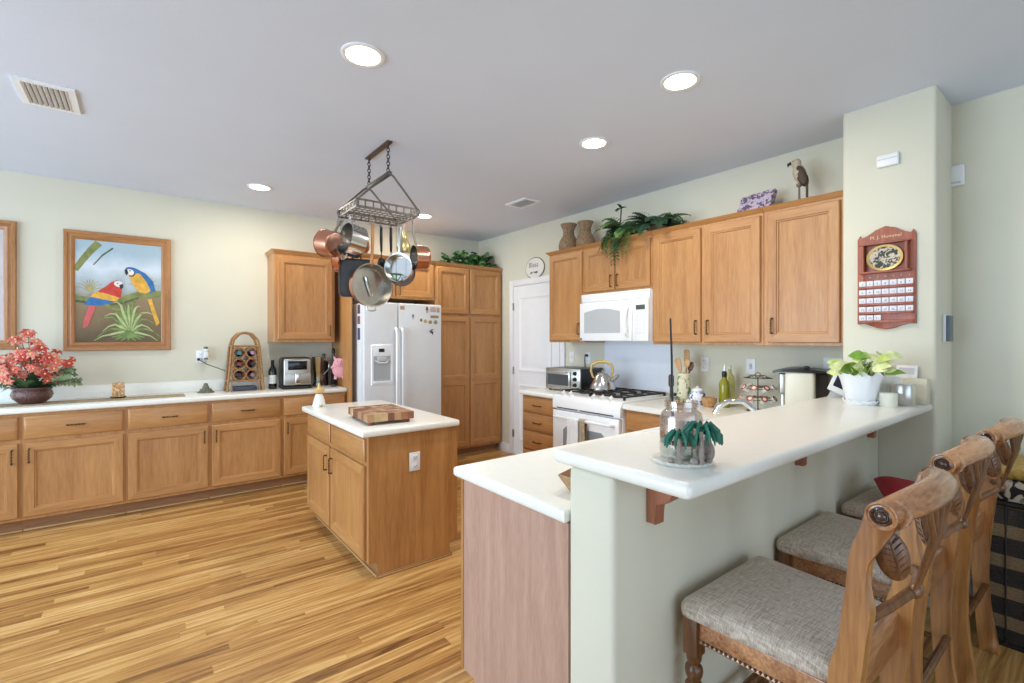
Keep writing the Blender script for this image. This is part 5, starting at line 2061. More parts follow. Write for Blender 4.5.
def shape(mi, pts):
    """one brush layer: pts in fractions of the visible picture"""
    lay[0] += 1
    y = -0.0102 - 0.00008 * lay[0]
    b.mi = mi
    vs = [b._v((pfw + iw * u, y, pfw + ih * (1 - v))) for u, v in pts]
    b._f(vs)


def stroke(mi, pts, w0, w1):
    L, Q = [], []
    n_ = len(pts)
    for i, (u, v) in enumerate(pts):
        a, c_ = pts[max(i - 1, 0)], pts[min(i + 1, n_ - 1)]
        dx, dy = (c_[0] - a[0]) * iw, (c_[1] - a[1]) * ih
        l = math.hypot(dx, dy) or 1
        w = (w0 + (w1 - w0) * i / (n_ - 1))
        L.append((u - dy / l * w / iw, v + dx / l * w / ih))
        Q.append((u + dy / l * w / iw, v - dx / l * w / ih))
    shape(mi, L + Q[::-1])


def oval(mi, cu, cv, ru, rv, rot=0, n_=18):
    shape(mi, [(cu + (ru * math.cos(a) * math.cos(rot) - rv * math.sin(a) * math.sin(rot)) / iw, cv + (ru * math.cos(a) * math.sin(rot) + rv * math.sin(a) * math.cos(rot)) / ih) for a in [2 * PI * i / n_ for i in range(n_)]])


b.mi = 0
b.poly([(pfw - 0.004, -0.0098, pfw - 0.004), (pcw - pfw + 0.004, -0.0098, pfw - 0.004), (pcw - pfw + 0.004, -0.0098, pch - pfw + 0.004), (pfw - 0.004, -0.0098, pch - pfw + 0.004)])
stroke(BR, [(0.0, 0.30), (0.08, 0.20), (0.17, 0.10), (0.26, 0.02)], 0.020, 0.028)
stroke(DG, [(0.20, 0.24), (0.30, 0.14), (0.42, 0.06)], 0.004, 0.007)
for k in range(9):
    a = PI * (0.1 + 0.8 * k / 8)
    stroke(STW, [(0.16, 0.50), (0.16 + 0.10 * math.cos(a), 0.50 - 0.11 * math.sin(a)), (0.16 + 0.17 * math.cos(a), 0.50 - 0.12 * math.sin(a))], 0.004, 0.002)
    stroke(STW, [(0.78, 0.45), (0.78 + 0.12 * math.cos(a), 0.45 - 0.13 * math.sin(a)), (0.78 + 0.2 * math.cos(a), 0.45 - 0.14 * math.sin(a))], 0.004, 0.002)
stroke(BR, [(0.0, 0.575), (0.15, 0.59), (0.35, 0.60), (0.52, 0.575), (0.72, 0.515), (0.88, 0.50), (1.0, 0.50)], 0.026, 0.030)
stroke(DG, [(0.0, 0.60), (0.2, 0.615), (0.4, 0.625), (0.55, 0.60), (0.72, 0.545)], 0.010, 0.008)
stroke(BR, [(0.30, 0.61), (0.42, 0.66), (0.55, 0.68)], 0.016, 0.010)
# red macaw
shape(PK, [(0.15, 0.64), (0.23, 0.64), (0.14, 0.84), (0.08, 0.87), (0.09, 0.80)])
shape(RE, [(0.40, 0.40), (0.47, 0.375), (0.52, 0.42), (0.52, 0.50), (0.50, 0.57), (0.40, 0.61), (0.26, 0.63), (0.22, 0.56), (0.26, 0.49), (0.33, 0.45)])
shape(YE, [(0.22, 0.50), (0.34, 0.515), (0.50, 0.555), (0.46, 0.59), (0.30, 0.585), (0.16, 0.56)])
shape(BL, [(0.17, 0.555), (0.30, 0.575), (0.44, 0.595), (0.32, 0.63), (0.18, 0.64), (0.09, 0.63)])
oval(WHT, 0.485, 0.415, 0.032, 0.026, 0.3)
shape(BK, [(0.49, 0.425), (0.535, 0.41), (0.54, 0.445), (0.51, 0.47)])
oval(BK, 0.475, 0.408, 0.005, 0.005)
# blue and yellow macaw
shape(YE, [(0.83, 0.56), (0.88, 0.55), (0.98, 0.80), (0.94, 0.83)])
shape(BL, [(0.62, 0.255), (0.70, 0.25), (0.80, 0.29), (0.90, 0.37), (0.93, 0.47), (0.86, 0.49), (0.74, 0.36)])
shape(YE, [(0.60, 0.31), (0.66, 0.29), (0.74, 0.30), (0.82, 0.38), (0.87, 0.47), (0.80, 0.50), (0.73, 0.49), (0.65, 0.41)])
oval(BL, 0.645, 0.268, 0.048, 0.026, 0.25)
oval(WHT, 0.615, 0.288, 0.030, 0.026, 0.4)
shape(BK, [(0.555, 0.265), (0.585, 0.262), (0.60, 0.30), (0.575, 0.325), (0.56, 0.30)])
stroke(BK, [(0.61, 0.325), (0.65, 0.33), (0.68, 0.30)], 0.006, 0.004)
oval(BK, 0.618, 0.275, 0.005, 0.005)
# bromeliad
for k in range(17):
    a = PI * (-0.05 + 1.1 * k / 16)
    L_ = 0.34 + 0.05 * math.sin(k * 2.1)
    cx, cy = 0.60, 0.90
    ex, ey = cx + L_ * 1.05 * math.cos(a), cy - L_ * 0.95 * math.sin(a) + 0.07 * abs(math.cos(a))
    mxp, myp = cx + L_ * 0.55 * math.cos(a), cy - L_ * 0.72 * math.sin(a) - 0.02
    ex, ey = min(0.995, max(0.01, ex)), min(0.985, ey)
    stroke(PL if k % 2 else PLL, [(cx, cy), ((cx + mxp) / 2, (cy + myp) / 2 - 0.01), (mxp, myp), ((mxp + ex) / 2, (myp + ey) / 2 - 0.015), (ex, ey)], 0.014, 0.002)
for k in range(7):
    a = PI * (1.08 + 0.84 * k / 6)
    stroke(PL, [(0.60, 0.89), (0.60 + 0.10 * math.cos(a), 0.92 - 0.04 * math.sin(a)), (0.60 + 0.20 * math.cos(a), min(0.99, 0.94 - 0.05 * math.sin(a)))], 0.014, 0.004)
b.build('canvas', pal, pc)

p2 = thing('framed_picture', 'second wood-framed picture cut off by the left picture edge', 'picture', (-1.506, YB - 0.001, 1.335))
picture_frame(p2, 0.724, 1.012, 0.072)
b = MB()
b.box(0.068, 0.724 - 0.068, -0.008, -0.004, 0.068, 1.012 - 0.068)
b.build('canvas', mat('pale_print', (206, 198, 200), 0.5, noise=0.1), p2)

# ------------------------------------------------------------------ pot rack over the island
pr = thing('pot_rack', 'hanging metal pot rack on chains above the island', 'pot rack', (1.305, 3.20, H))
b = MB()
b.box(-0.02, 0.02, -0.20, 0.20, -0.012, 0, bev=0.003)
for y in (-0.17, 0.17):
    b.sphere((0, y, -0.014), 0.010, 8, 6)
b.build('ceiling_bar', mat('rack_brown', (88, 72, 60), 0.5, 0.3), pr)
ZSP, ZGR = -0.215, -0.455
for y in (-0.17, 0.17):
    b = MB()
    nl = 8
    zt, zb = -0.018, ZSP + 0.012
    for i in range(nl):
        z = zt + (zb - zt) * (i + 0.5) / nl
        hl = abs(zb - zt) / nl * 0.62
        pl_ = []
        for k in range(12):
            a = 2 * PI * k / 12
            w_, v_ = 0.010 * math.cos(a), hl * math.sin(a)
            pl_.append((w_ if i % 2 else 0, y + (0 if i % 2 else w_), z + v_))
        b.tube(pl_, 0.0034, 6, closed=True)
    b.build('chain', M_iron, pr)
b = MB()
b.box(-0.013, 0.013, -0.205, 0.205, ZSP - 0.016, ZSP + 0.012, bev=0.004)
b.build('spreader_bar', M_pewter, pr)
HX, HY = 0.215, 0.18
for sy in (-1, 1):
    for sx in (-1, 1):
        b = MB()
        b.tube([(0, sy * 0.195, ZSP), (sx * 0.03, sy * 0.195, ZSP - 0.02), (sx * HX, sy * HY, ZGR + 0.03)], 0.007, 8)
        b.build('arm', M_pewter, pr)
b = MB()
for zz in (ZGR + 0.035, ZGR - 0.01):
    for sy in (-1, 1):
        b.box(-HX, HX, sy * HY - 0.003, sy * HY + 0.003, zz - 0.006, zz + 0.006)
    for sx in (-1, 1):
        b.box(sx * HX - 0.003, sx * HX + 0.003, -HY, HY, zz - 0.006, zz + 0.006)
for i in range(9):
    x = -HX + 2 * HX * i / 8
    for sy in (-1, 1):
        b.box(x - 0.005, x + 0.005, sy * HY - 0.003, sy * HY + 0.003, ZGR - 0.01, ZGR + 0.035)
for i in range(7):
    y = -HY + 2 * HY * i / 6
    for sx in (-1, 1):
        b.box(sx * HX - 0.003, sx * HX + 0.003, y - 0.005, y + 0.005, ZGR - 0.01, ZGR + 0.035)
for sx in (-1, 1):
    for sy in (-1, 1):
        b.sphere((sx * HX, sy * HY, ZGR + 0.012), (0.013, 0.013, 0.03), 10, 8)
b.build('rack_rail', M_pewter, pr)
b = MB()
for i in range(1, 12):
    x = -HX + 2 * HX * i / 12
    b.tube([(x, -HY, ZGR - 0.008), (x, HY, ZGR - 0.008)], 0.0032, 6)
for i in range(1, 7):
    y = -HY + 2 * HY * i / 7
    b.tube([(-HX, y, ZGR - 0.002), (HX, y, ZGR - 0.002)], 0.0032, 6)
b.build('grid_shelf', M_pewter, pr)
b = MB()
hl = [(0, 0, 0.028), (0.010, 0, 0.036), (0.018, 0, 0.028), (0.010, 0, 0.012), (0, 0, 0), (-0.010, 0, -0.014), (0, 0, -0.030), (0.012, 0, -0.026), (0.016, 0, -0.012)]
b.tube(hl, 0.0028, 6)
hookm = b.mesh('hook', M_steelb)
RK = Vector((1.305, 3.20, H))


def hook(x, y):
    inst('hook', hookm, pr, (x - RK.x - 0.009, y - RK.y, ZGR - 0.04), (0, 0, rnd.uniform(0, 1.0)))


def pan(name, label, center, up, axis, r, depth, outer, inner, handle=None, hlen=0.2, taper=1.06, helper=False, rim=0.0):
    """root at the pan's centre; local +z is the open side, local +x the handle"""
    x = Vector(up).normalized()
    z = Vector(axis)
    z = (z - x * z.dot(x)).normalized()
    y = z.cross(x)
    M = Matrix((x, y, z)).transposed().to_4x4()
    rt = thing(name, label, 'cooking pot' if depth > 0.07 else 'pan', center, rot=M.to_euler())
    b = MB()
    h = depth / 2
    b.lathe([(0, -h), (r * 0.9, -h), (r * 0.985, -h + 0.008), (r, -h + 0.02), (r * taper, h), (r * taper + 0.004, h + 0.001)], n=36)
    b.mi = 1
    b.lathe([(r * taper + 0.004, h + 0.001), (r * taper - 0.003, h), (r - 0.003, -h + 0.02), (r * 0.93, -h + 0.006), (0, -h + 0.004)], n=36)
    b.build('body', [outer, inner], rt)
    if handle is not None:
        b = MB()
        z0 = h - 0.022
        b.tube([(r * 0.98, 0, z0), (r + 0.04, 0, z0 + 0.008), (r + hlen * 0.6, 0, z0 + 0.016), (r + hlen - 0.012, 0, z0 + 0.014)], [0.010, 0.007, 0.009, 0.008], 8, flat=1.5)
        b.tube([(r + hlen - 0.004 + 0.010 * math.cos(a), 0.010 * math.sin(a), z0 + 0.014) for a in [i * PI / 5 for i in range(10)]], 0.003, 6, closed=True)
        b.build('handle', handle, rt)
    if helper:
        b = MB()
        z0 = h - 0.02
        b.tube([(-r, -0.032, z0), (-r - 0.03, -0.030, z0 + 0.004), (-r - 0.036, 0, z0 + 0.006), (-r - 0.03, 0.030, z0 + 0.004), (-r, 0.032, z0)], 0.005, 8)
        b.build('helper_handle', M_steelb, rt)
    return rt


CAMD = Vector((-0.36, -0.93, 0.0))   # roughly towards the kitchen entrance
fry = pan('frying_pan', 'largest copper frying pan, hanging lowest with its inside showing', (1.245, 3.20, 1.785), (0.02, 0.03, 1), (0.14, -1.0, 0.26), 0.140, 0.078, M_copper, M_steelb,
          wood('pan_handle_wood', (176, 116, 62), (206, 148, 90), 'x', freq=14), 0.30, helper=True)
b = MB()      # the glass lid knob strap seen inside
b.box(-0.07, 0.07, -0.012, 0.012, -0.028, -0.018, bev=0.004)
b.build('inner_strap', M_steel, fry, rot=(0, 0, R(20)))
hook(1.262, 3.212)
pan('saucepan', 'copper saucepan hanging at the left corner of the pot rack', (1.03, 3.36, 2.075), (0.50, 0.05, 0.80), (-0.60, 0.50, -0.50), 0.088, 0.115, M_copper, M_steelb, M_steelb, 0.13)
hook(1.09, 3.37)
pan('saucepan', 'shiny steel pot hanging beside the left copper saucepan', (1.135, 3.22, 2.085), (0.18, 0.0, 0.98), (-0.92, -0.12, 0.05), 0.108, 0.12, M_steel, M_steel, M_steel, 0.05, taper=1.02, helper=True)
hook(1.15, 3.22)
pan('saucepan', 'small copper pan hanging behind and below the shiny steel pot', (1.11, 3.40, 1.985), (0.1, 0, 1), (-0.6, 0.5, -0.4), 0.085, 0.05, M_copper, M_steelb, M_steelb, 0.17)
hook(1.13, 3.38)
# copper ladle
ld = thing('ladle', 'copper ladle hanging left of the wooden frying pan handle', 'ladle', (1.27, 3.38, 2.225))
b = MB()
b.tube([(0, 0, 0), (0, -0.004, -0.06)], [0.004, 0.006], 8)
b.build('handle', M_iron, ld)
b = MB()
b.M = Matrix.Translation((0, -0.004, -0.13)) @ Matrix.Rotation(R(80), 4, 'X')
b.lathe([(0, -0.02), (0.02, -0.018), (0.034, -0.006), (0.038, 0.008), (0.035, 0.008), (0.018, -0.014), (0, -0.016)], n=20, sx=1.0, sy=1.7)
b.build('bowl', M_copper, ld)
# black roasting pan, rounded rectangle
rp = thing('roasting_pan', 'black rounded square roasting pan behind the big frying pan', 'pan', (1.205, 3.345, 1.85), R(-12))
b = MB()
def rrect(hw, hh, r, n=6):
    return [(sx * (hw - r) + r * math.cos(R(a0 + 90 * i / n)), sz * (hh - r) + r * math.sin(R(a0 + 90 * i / n))) for sx, sz, a0 in ((1, 1, 0), (-1, 1, 90), (-1, -1, 180), (1, -1, 270)) for i in range(n + 1)]


b.prism(rrect(0.12, 0.135, 0.035), -0.02, 0.02, 'xz', bev=0.006)
b.mi = 1
b.prism(rrect(0.104, 0.119, 0.028), -0.0215, -0.015, 'xz')
b.build('body', [mat('roaster_black', (34, 37, 42), 0.4), mat('roaster_inside', (52, 54, 58), 0.35)], rp)
b = MB()
b.tube([(-0.03, 0, 0.13), (-0.025, 0, 0.18), (0, 0, 0.22), (0.025, 0, 0.18), (0.03, 0, 0.13)], 0.006, 8)
b.tube([(0, 0, 0.22), (0, 0, 0.36)], 0.0025, 6)
b.build('handle', M_black, rp)
# two black handled utensils
for (x, y, L_, lb, kd) in ((1.36, 3.28, 0.30, 'black handled slotted turner, left of the two black utensils', 't'), (1.425, 3.26, 0.32, 'black handled skimmer spoon, right of the two black utensils', 's')):
    ut = thing('cooking_spoon', lb, 'kitchen utensil', (x, y, 2.235))
    b = MB()
    b.tube([(0.006 * math.cos(a), 0, -0.005 + 0.008 * math.sin(a)) for a in [i * PI / 4 for i in range(8)]], 0.002, 5, closed=True)
    b.tube([(0, 0, -0.012), (0, 0, -0.10), (0, -0.002, -0.19)], [0.010, 0.012, 0.008], 8, flat=0.6)
    b.build('handle', M_black, ut)
    b = MB()
    b.tube([(0, -0.002, -0.19), (0, -0.004, -0.24)], 0.004, 8)
    b.sphere((0, -0.008, -0.275), (0.032, 0.007, 0.042), 14, 8)
    b.build('head', M_black if kd == 't' else M_steelb, ut)
    hook(x, y)
# right hand group
pan('colander', 'steel pan with shining inside hanging right of the black utensils', (1.43, 3.12, 1.915), (0.05, 0, 1), (-0.72, -0.70, 0.0), 0.092, 0.07, M_copper, M_steel, M_steelb, 0.20)
hook(1.438, 3.13)
pan('saucepan', 'copper saucepan with steel handle at the right end of the pot rack', (1.545, 3.03, 1.99), (-0.06, 0, 1), (-0.90, 0.12, -0.08), 0.080, 0.10, M_copper, M_steel, M_steelb, 0.16)
hook(1.50, 3.04)
pan('saucepan', 'lower copper pan behind the steel pan on the right', (1.50, 3.24, 1.90), (0.0, 0, 1), (-0.5, -0.85, 0), 0.092, 0.06, M_copper, M_steelb, M_steelb, 0.22)
hook(1.50, 3.24)
bs = thing('hanging_cup', 'pale brass measuring pitcher hanging among the right pans', 'cup', (1.475, 3.15, 2.235))
b = MB()
b.tube([(0, 0, 0), (0.0, 0, -0.06)], 0.003, 6)
b.lathe([(0, -0.20), (0.045, -0.20), (0.05, -0.19), (0.047, -0.15), (0.03, -0.115), (0.022, -0.10), (0.022, -0.075), (0.028, -0.055), (0.024, -0.055), (0.019, -0.075), (0.019, -0.10), (0, -0.11)], n=22)
b.build('body', mat('pale_brass', (220, 204, 150), 0.3, 0.7), bs)
gt = thing('wire_trivet', 'small green wire trivet hanging lowest among the right pans', 'trivet', (1.385, 3.08, 1.865), R(20))
b = MB()
b.tube([(0.045 * math.cos(a), 0.03 * math.sin(a), 0) for a in [i * PI / 10 for i in range(20)]], 0.003, 6, closed=True)
b.tube([(-0.075, 0, 0), (0.075, 0, 0)], 0.003, 6)
for i in range(6):
    a = i * PI / 3
    b.tube([(0.045 * math.cos(a), 0.03 * math.sin(a), 0), (0.02 * math.cos(a), 0.014 * math.sin(a), -0.04)], 0.003, 6)
b.tube([(0.02 * math.cos(a), 0.014 * math.sin(a), -0.04) for a in [i * PI / 6 for i in range(12)]], 0.003, 6, closed=True)
b.tube([(0, 0, 0), (0, 0, 0.37)], 0.0014, 5)
b.build('wire_frame', mat('green_wire', (72, 104, 58), 0.5), gt)

# ------------------------------------------------------------------ on top of the cabinets
# woven vases
M_wov = mat('woven_vase', (150, 124, 96), 0.8, noise=0.3, scale=50, bump=0.9, bscale=90)
ZU = 2.305
vprof = [(0, 0), (0.078, 0), (0.092, 0.02), (0.10, 0.06), (0.088, 0.11), (0.062, 0.155), (0.05, 0.185), (0.055, 0.215), (0.076, 0.262), (0.079, 0.272), (0.07, 0.27), (0.05, 0.22), (0, 0.20)]
for (y, s, lb) in ((3.50, 1.05, 'left woven hourglass vase on the tall wall cabinet'), (3.265, 0.98, 'right woven hourglass vase on the wall cabinet')):
    vt = thing('woven_vase', lb, 'vase', (3.46, y, ZU))
    vt.scale = (s, s, s)
    b = MB()
    b.lathe(vprof, n=24)
    for zz, rr in ((0.185, 0.052), (0.27, 0.076), (0.012, 0.085)):
        b.tube([(rr * math.cos(a), rr * math.sin(a), zz) for a in [i * PI / 12 for i in range(24)]], 0.006, 6, closed=True)
    b.build('body', M_wov, vt)


def fern(name, label, loc, n, Lr, greens_, dirs, basket=True, leaf_w=0.016, lf=0.055, rise=(0.3, 1.2), droop=(0.10, 0.2)):
    f = thing(name, label, 'plant', loc)
    if basket:
        b = MB()
        b.lathe([(0, 0), (0.07, 0), (0.09, 0.05), (0.084, 0.05), (0.07, 0.03), (0, 0.03)], n=18)
        b.build('basket', M_wov, f)
    for i in range(n):
        b = MB()
        a = dirs(i)
        L = rnd.uniform(*Lr)
        d = Vector((math.cos(a), math.sin(a), rnd.uniform(*rise))).normalized()
        p = Vector((0.03 * math.cos(a), 0.03 * math.sin(a), 0.05))
        path = [p.copy()]
        ns = 11
        dr_ = rnd.uniform(*droop)
        for k in range(ns):
            d = (d + Vector((0, 0, -dr_))).normalized()
            p = p + d * (L / ns)
            if p.x > -0.13:
                p.z = max(p.z, 0.015)
            path.append(p.copy())
            sd = d.cross(Vector((0, 0, 1)))
            if sd.length < 1e-3:
                sd = Vector((1, 0, 0))
            sd.normalize()
            w = lf * math.sin(PI * (0.2 + 0.75 * (k + 1) / ns))
            for s in (-1, 1):
                b.leaf(p, sd * s + d * 0.5 + Vector((0, 0, 0.15)), max(w, 0.02), leaf_w, 0.3, up=(-0.8, -0.3, 0.6), seg=2)
        b.tube(path, 0.002, 5)
        b.build('frond', greens_[i % len(greens_)], f)
    return f


gr = [mat('fern_dark', (34, 66, 42), 0.55, noise=0.25), mat('fern_mid', (58, 96, 50), 0.55, noise=0.25), mat('fern_light', (108, 138, 78), 0.55, noise=0.2)]
# hanging greenery over the short cabinet (several kinds in one arrangement)
fern('artificial_fern', 'large artificial fern trailing over the low cabinet doors above the microwave', (3.40, 2.70, ZU), 34, (0.16, 0.34), [gr[0], gr[1], gr[2], gr[1]], lambda i: R(180 + (i * 137) % 230 - 115), lf=0.065, leaf_w=0.026, rise=(0.2, 1.6), droop=(0.1, 0.24))
fern('artificial_fern', 'dark artificial fern spreading right, beside the trailing fern', (3.42, 2.40, ZU), 28, (0.16, 0.30), [gr[0], gr[0], gr[1]], lambda i: R(200 + (i * 137) % 200 - 50), lf=0.065, leaf_w=0.026, rise=(0.3, 1.4), droop=(0.08, 0.18))
# trailing fronds that hang in front of the doors
tf = thing('ivy_sprays', 'light green trailing sprays hanging over the cabinet front left of the fern', 'plant', (3.30, 2.72, ZU + 0.03))
for i in range(9):
    b = MB()
    y = -0.13 + 0.26 * i / 8 + rnd.uniform(-0.02, 0.02)
    L = (0.10, 0.16, 0.12, 0.20, 0.24, 0.12, 0.16, 0.08, 0.12)[i]
    path = [Vector((0.05, y * 0.6, 0.0)), Vector((-0.015, y * 0.9, 0.025)), Vector((-0.055, y, -0.01))]
    for k in range(8):
        path.append(Vector((-0.06 + 0.004 * math.sin(k), y + 0.006 * math.sin(k * 1.3 + i), -0.02 - L * k / 7)))
    b.tube(path, 0.002, 5)
    for p in path[1:]:
        for s in (-1, 1):
            b.leaf(p, (-0.35, s, -0.5), 0.042, 0.02, 0.5, seg=3)
    b.build('spray', gr[2] if i not in (3, 4) else gr[1], tf)
b = MB()
b.tube([(0, 0, 0), (0.0, -0.02, 0.12), (0.0, -0.03, 0.225)], 0.006, 6)
for a in (60, 120, 240, 300, 0, 180):
    b.leaf((0, -0.03, 0.22), (0.3 * math.cos(R(a)), math.sin(R(a)), 0.5), 0.075, 0.03, 1.2, seg=4)
o = b.build('upright_sprig', gr[0], tf)
# purple picture box
pu = thing('gift_box', 'purple flower-print box leaning on top of the wall cabinet', 'box', (3.42, 1.745, ZU), rot=(R(-14), 0, R(-90)))
b = MB()
b.prism([(0.0, 0.0), (0.235, 0.0), (0.26, 0.165), (0.03, 0.15)], 0, 0.05, 'xz', bev=0.004)
b.build('box_body', spotted('lilac_print', (96, 78, 100), (190, 176, 196), 34, 0.48), pu)
# parrot figurine on a stand
pa = thing('parrot_figurine', 'grey brown parrot figurine on a stand on the rightmost wall cabinet', 'figurine', (3.43, 1.318, ZU), R(-12))
b = MB()
b.lathe([(0, 0), (0.035, 0), (0.034, 0.008), (0.008, 0.014), (0.006, 0.115), (0.016, 0.122), (0.018, 0.138), (0, 0.142)], n=16)
b.build('stand', mat('figurine_stand', (120, 108, 92), 0.5), pa)
b = MB()
b.M = Matrix.Translation((0, -0.004, 0.20)) @ Matrix.Rotation(R(-15), 4, 'X')
b.lathe([(0, -0.075), (0.018, -0.06), (0.034, -0.02), (0.036, 0.015), (0.028, 0.045), (0.022, 0.060), (0.026, 0.075), (0.027, 0.088), (0.019, 0.103), (0, 0.108)], n=18, sy=1.1)
b.M = None
par = b.build('body', mat('parrot_cream', (186, 172, 148), 0.6, noise=0.2, scale=70), pa)
for s in (-1, 1):
    b = MB()
    b.M = Matrix.Translation((s * 0.026, -0.016, 0.185)) @ Matrix.Rotation(R(-17), 4, 'X') @ Matrix.Rotation(R(s * 8), 4, 'Z')
    b.sphere((0, 0, 0), (0.012, 0.030, 0.068), 12, 10)
    b.M = None
    b.build('wing', mat('parrot_wing', (74, 56, 44), 0.6, noise=0.2, scale=60), pa)
b = MB()
b.prism([(-0.014, 0.04), (0.014, 0.04), (0.016, 0.15), (-0.016, 0.15)], -0.05, -0.038, 'xz', bev=0.003)
b.build('tail', mat('parrot_wing', (74, 56, 44), 0.6), pa)
b = MB()
b.tube([(0, 0.045, 0.285), (0, 0.064, 0.28), (0, 0.066, 0.262)], [0.013, 0.010, 0.002], 10)
b.build('beak', M_black, pa)
pa.rotation_euler = (0, 0, R(12))
for s in (-1, 1):
    MB().sphere((s * 0.020, 0.032, 0.288), 0.0045, 8, 6).build('eye', M_black, pa)

# green plants on the pantry tower
for (x, y, lb, sd) in ((3.05, 5.10, 'left bushy green plant on the pantry cabinet', 1), (3.42, 5.06, 'right bushy green plant on the pantry cabinet', 2)):
    f = thing('bushy_plant', lb, 'plant', (x, y, 2.309))
    b = MB()
    b.lathe([(0, 0), (0.06, 0), (0.075, 0.06), (0.07, 0.06), (0.06, 0.04), (0, 0.04)], n=18)
    b.build('basket', M_wov, f)
    for i in range(26):
        b = MB()
        a = rnd.uniform(0, 2 * PI)
        d = Vector((math.cos(a), math.sin(a) * 0.8, rnd.uniform(0.0, 1.8))).normalized()
        p = Vector((0.02 * math.cos(a), 0.02 * math.sin(a), 0.05))
        path = [p.copy()]
        for k in range(6):
            d = (d + Vector((rnd.uniform(-.15, .15), rnd.uniform(-.15, .15), -0.12))).normalized()
            p = p + d * 0.030
            if p.z < 0.015:
                p.z = 0.015
            path.append(p.copy())
            for q in range(4):
                az = rnd.uniform(0, 2 * PI)
                b.leaf(p, (math.cos(az), math.sin(az), rnd.uniform(0, 0.8)), 0.046, 0.032, 0.5, up=(-0.4, -0.8, 0.4), seg=3)
        b.tube(path, 0.002, 5)
        b.build('sprig', (mat('bush_green', (52, 108, 48), 0.5, noise=0.25), mat('bush_dark', (36, 76, 40), 0.5, noise=0.25), mat('bush_light', (94, 146, 76), 0.5, noise=0.2))[i % 3], f)

# ------------------------------------------------------------------ wall things
# oval plaque above the pantry door
pq = thing('wall_plaque', 'round white plaque with black script above the pantry door', 'plaque', (XS - 0.0005, 4.215, 2.244), RZ)
b = MB()
b.M = Matrix.Rotation(R(90), 4, 'X')
b.lathe([(0, 0.018), (0.130, 0.018), (0.145, 0.014), (0.152, 0.0), (0, 0.0)], n=36, sx=1.10, sy=0.80)
b.M = None
b.build('board', mat('plaque_white', (232, 230, 224), 0.5), pq)
b = MB()
text_into(b, 'Bless', 0.085, Matrix.Translation((-0.01, -0.0195, 0.035)) @ Matrix.Rotation(R(90), 4, 'X'), 0)
for x, r_ in ((-0.05, 0.012), (0.01, 0.010), (0.04, 0.014)):
    b.sphere((x, -0.018, -0.052), (r_ * 1.5, 0.003, r_), 10, 6)
b.tube([(-0.075, -0.0185, -0.062), (-0.02, -0.0185, -0.045), (0.05, -0.0185, -0.058)], 0.003, 5)
b.build('lettering', mat('script_grey', (96, 96, 98), 0.6), pq)
b = MB()
b.M = Matrix.Rotation(R(90), 4, 'X')
b.tube([(0.150 * 1.10 * math.cos(a), 0.150 * 0.80 * math.sin(a), 0.006) for a in [i * PI / 24 for i in range(48)]], 0.006, 6, closed=True)
b.M = None
b.build('rim', mat('plaque_rim', (120, 116, 106), 0.5), pq)

# perpetual calendar on the pillar (faces -X)
CX0, CZ0, CW, CH = 0.940, 1.472, 0.262, 0.575
W_CAL = wood('calendar_wood', (142, 72, 50), (174, 96, 70), 'z', freq=14, rough=0.45)
cal = thing('wall_calendar', 'reddish wooden perpetual calendar with round picture and number tiles on the pillar', 'calendar', (PX - 0.0005, CX0, CZ0), RZ)
top = [(0, 0.51), (0.012, 0.535), (0.02, 0.515), (0.045, 0.525), (0.085, 0.555), (CW / 2, 0.572), (CW - 0.085, 0.555), (CW - 0.045, 0.525), (CW - 0.02, 0.515), (CW - 0.012, 0.535), (CW, 0.51)]
bot = [(CW, 0.03), (CW - 0.035, 0.034), (CW - 0.06, 0.022), (CW - 0.09, 0.008), (CW / 2, 0.0), (0.09, 0.008), (0.06, 0.022), (0.035, 0.034), (0, 0.03)]
b = MB()
b.prism(top + bot, -0.014, 0, 'xz', bev=0.003)
b.build('back_board', W_CAL, cal)
b = MB()
b.box(0.028, 0.04, -0.05, -0.013, 0.32, 0.475, bev=0.002)
b.box(CW - 0.04, CW - 0.028, -0.05, -0.013, 0.32, 0.475, bev=0.002)
b.box(0.018, CW - 0.018, -0.055, -0.013, 0.312, 0.322, bev=0.002)
b.box(0.018, CW - 0.018, -0.055, -0.013, 0.47, 0.479, bev=0.002)
b.build('picture_box', W_CAL, cal)
for k in range(5):
    b = MB()
    z = 0.235 - k * 0.048
    b.box(0.008, CW - 0.008, -0.026, -0.013, z - 0.004, z + 0.002)
    b.box(0.008, CW - 0.008, -0.028, -0.024, z - 0.004, z + 0.008, bev=0.001)
    b.build('tile_shelf', W_CAL, cal)
# collector plate as picture
cp = thing('decorative_plate', 'round gold-rimmed picture plate in the calendar box', 'plate', (PX - 0.024, CX0 - CW / 2, CZ0 + 0.3945), RZ)
b = MB()
b.M = Matrix.Rotation(R(90), 4, 'X')
b.lathe([(0, 0), (0.045, 0.0), (0.060, 0.006), (0.0715, 0.010), (0.0715, 0.013), (0.060, 0.010)], n=36, sx=1.15)
b.mi = 1
b.lathe([(0.060, 0.0101), (0.045, 0.0045), (0, 0.004)], n=36, sx=1.15)
b.M = None
b.build('plate_body', [M_gold, spotted('plate_scene', (52, 66, 60), (206, 190, 170), 46, 0.5)], cp)
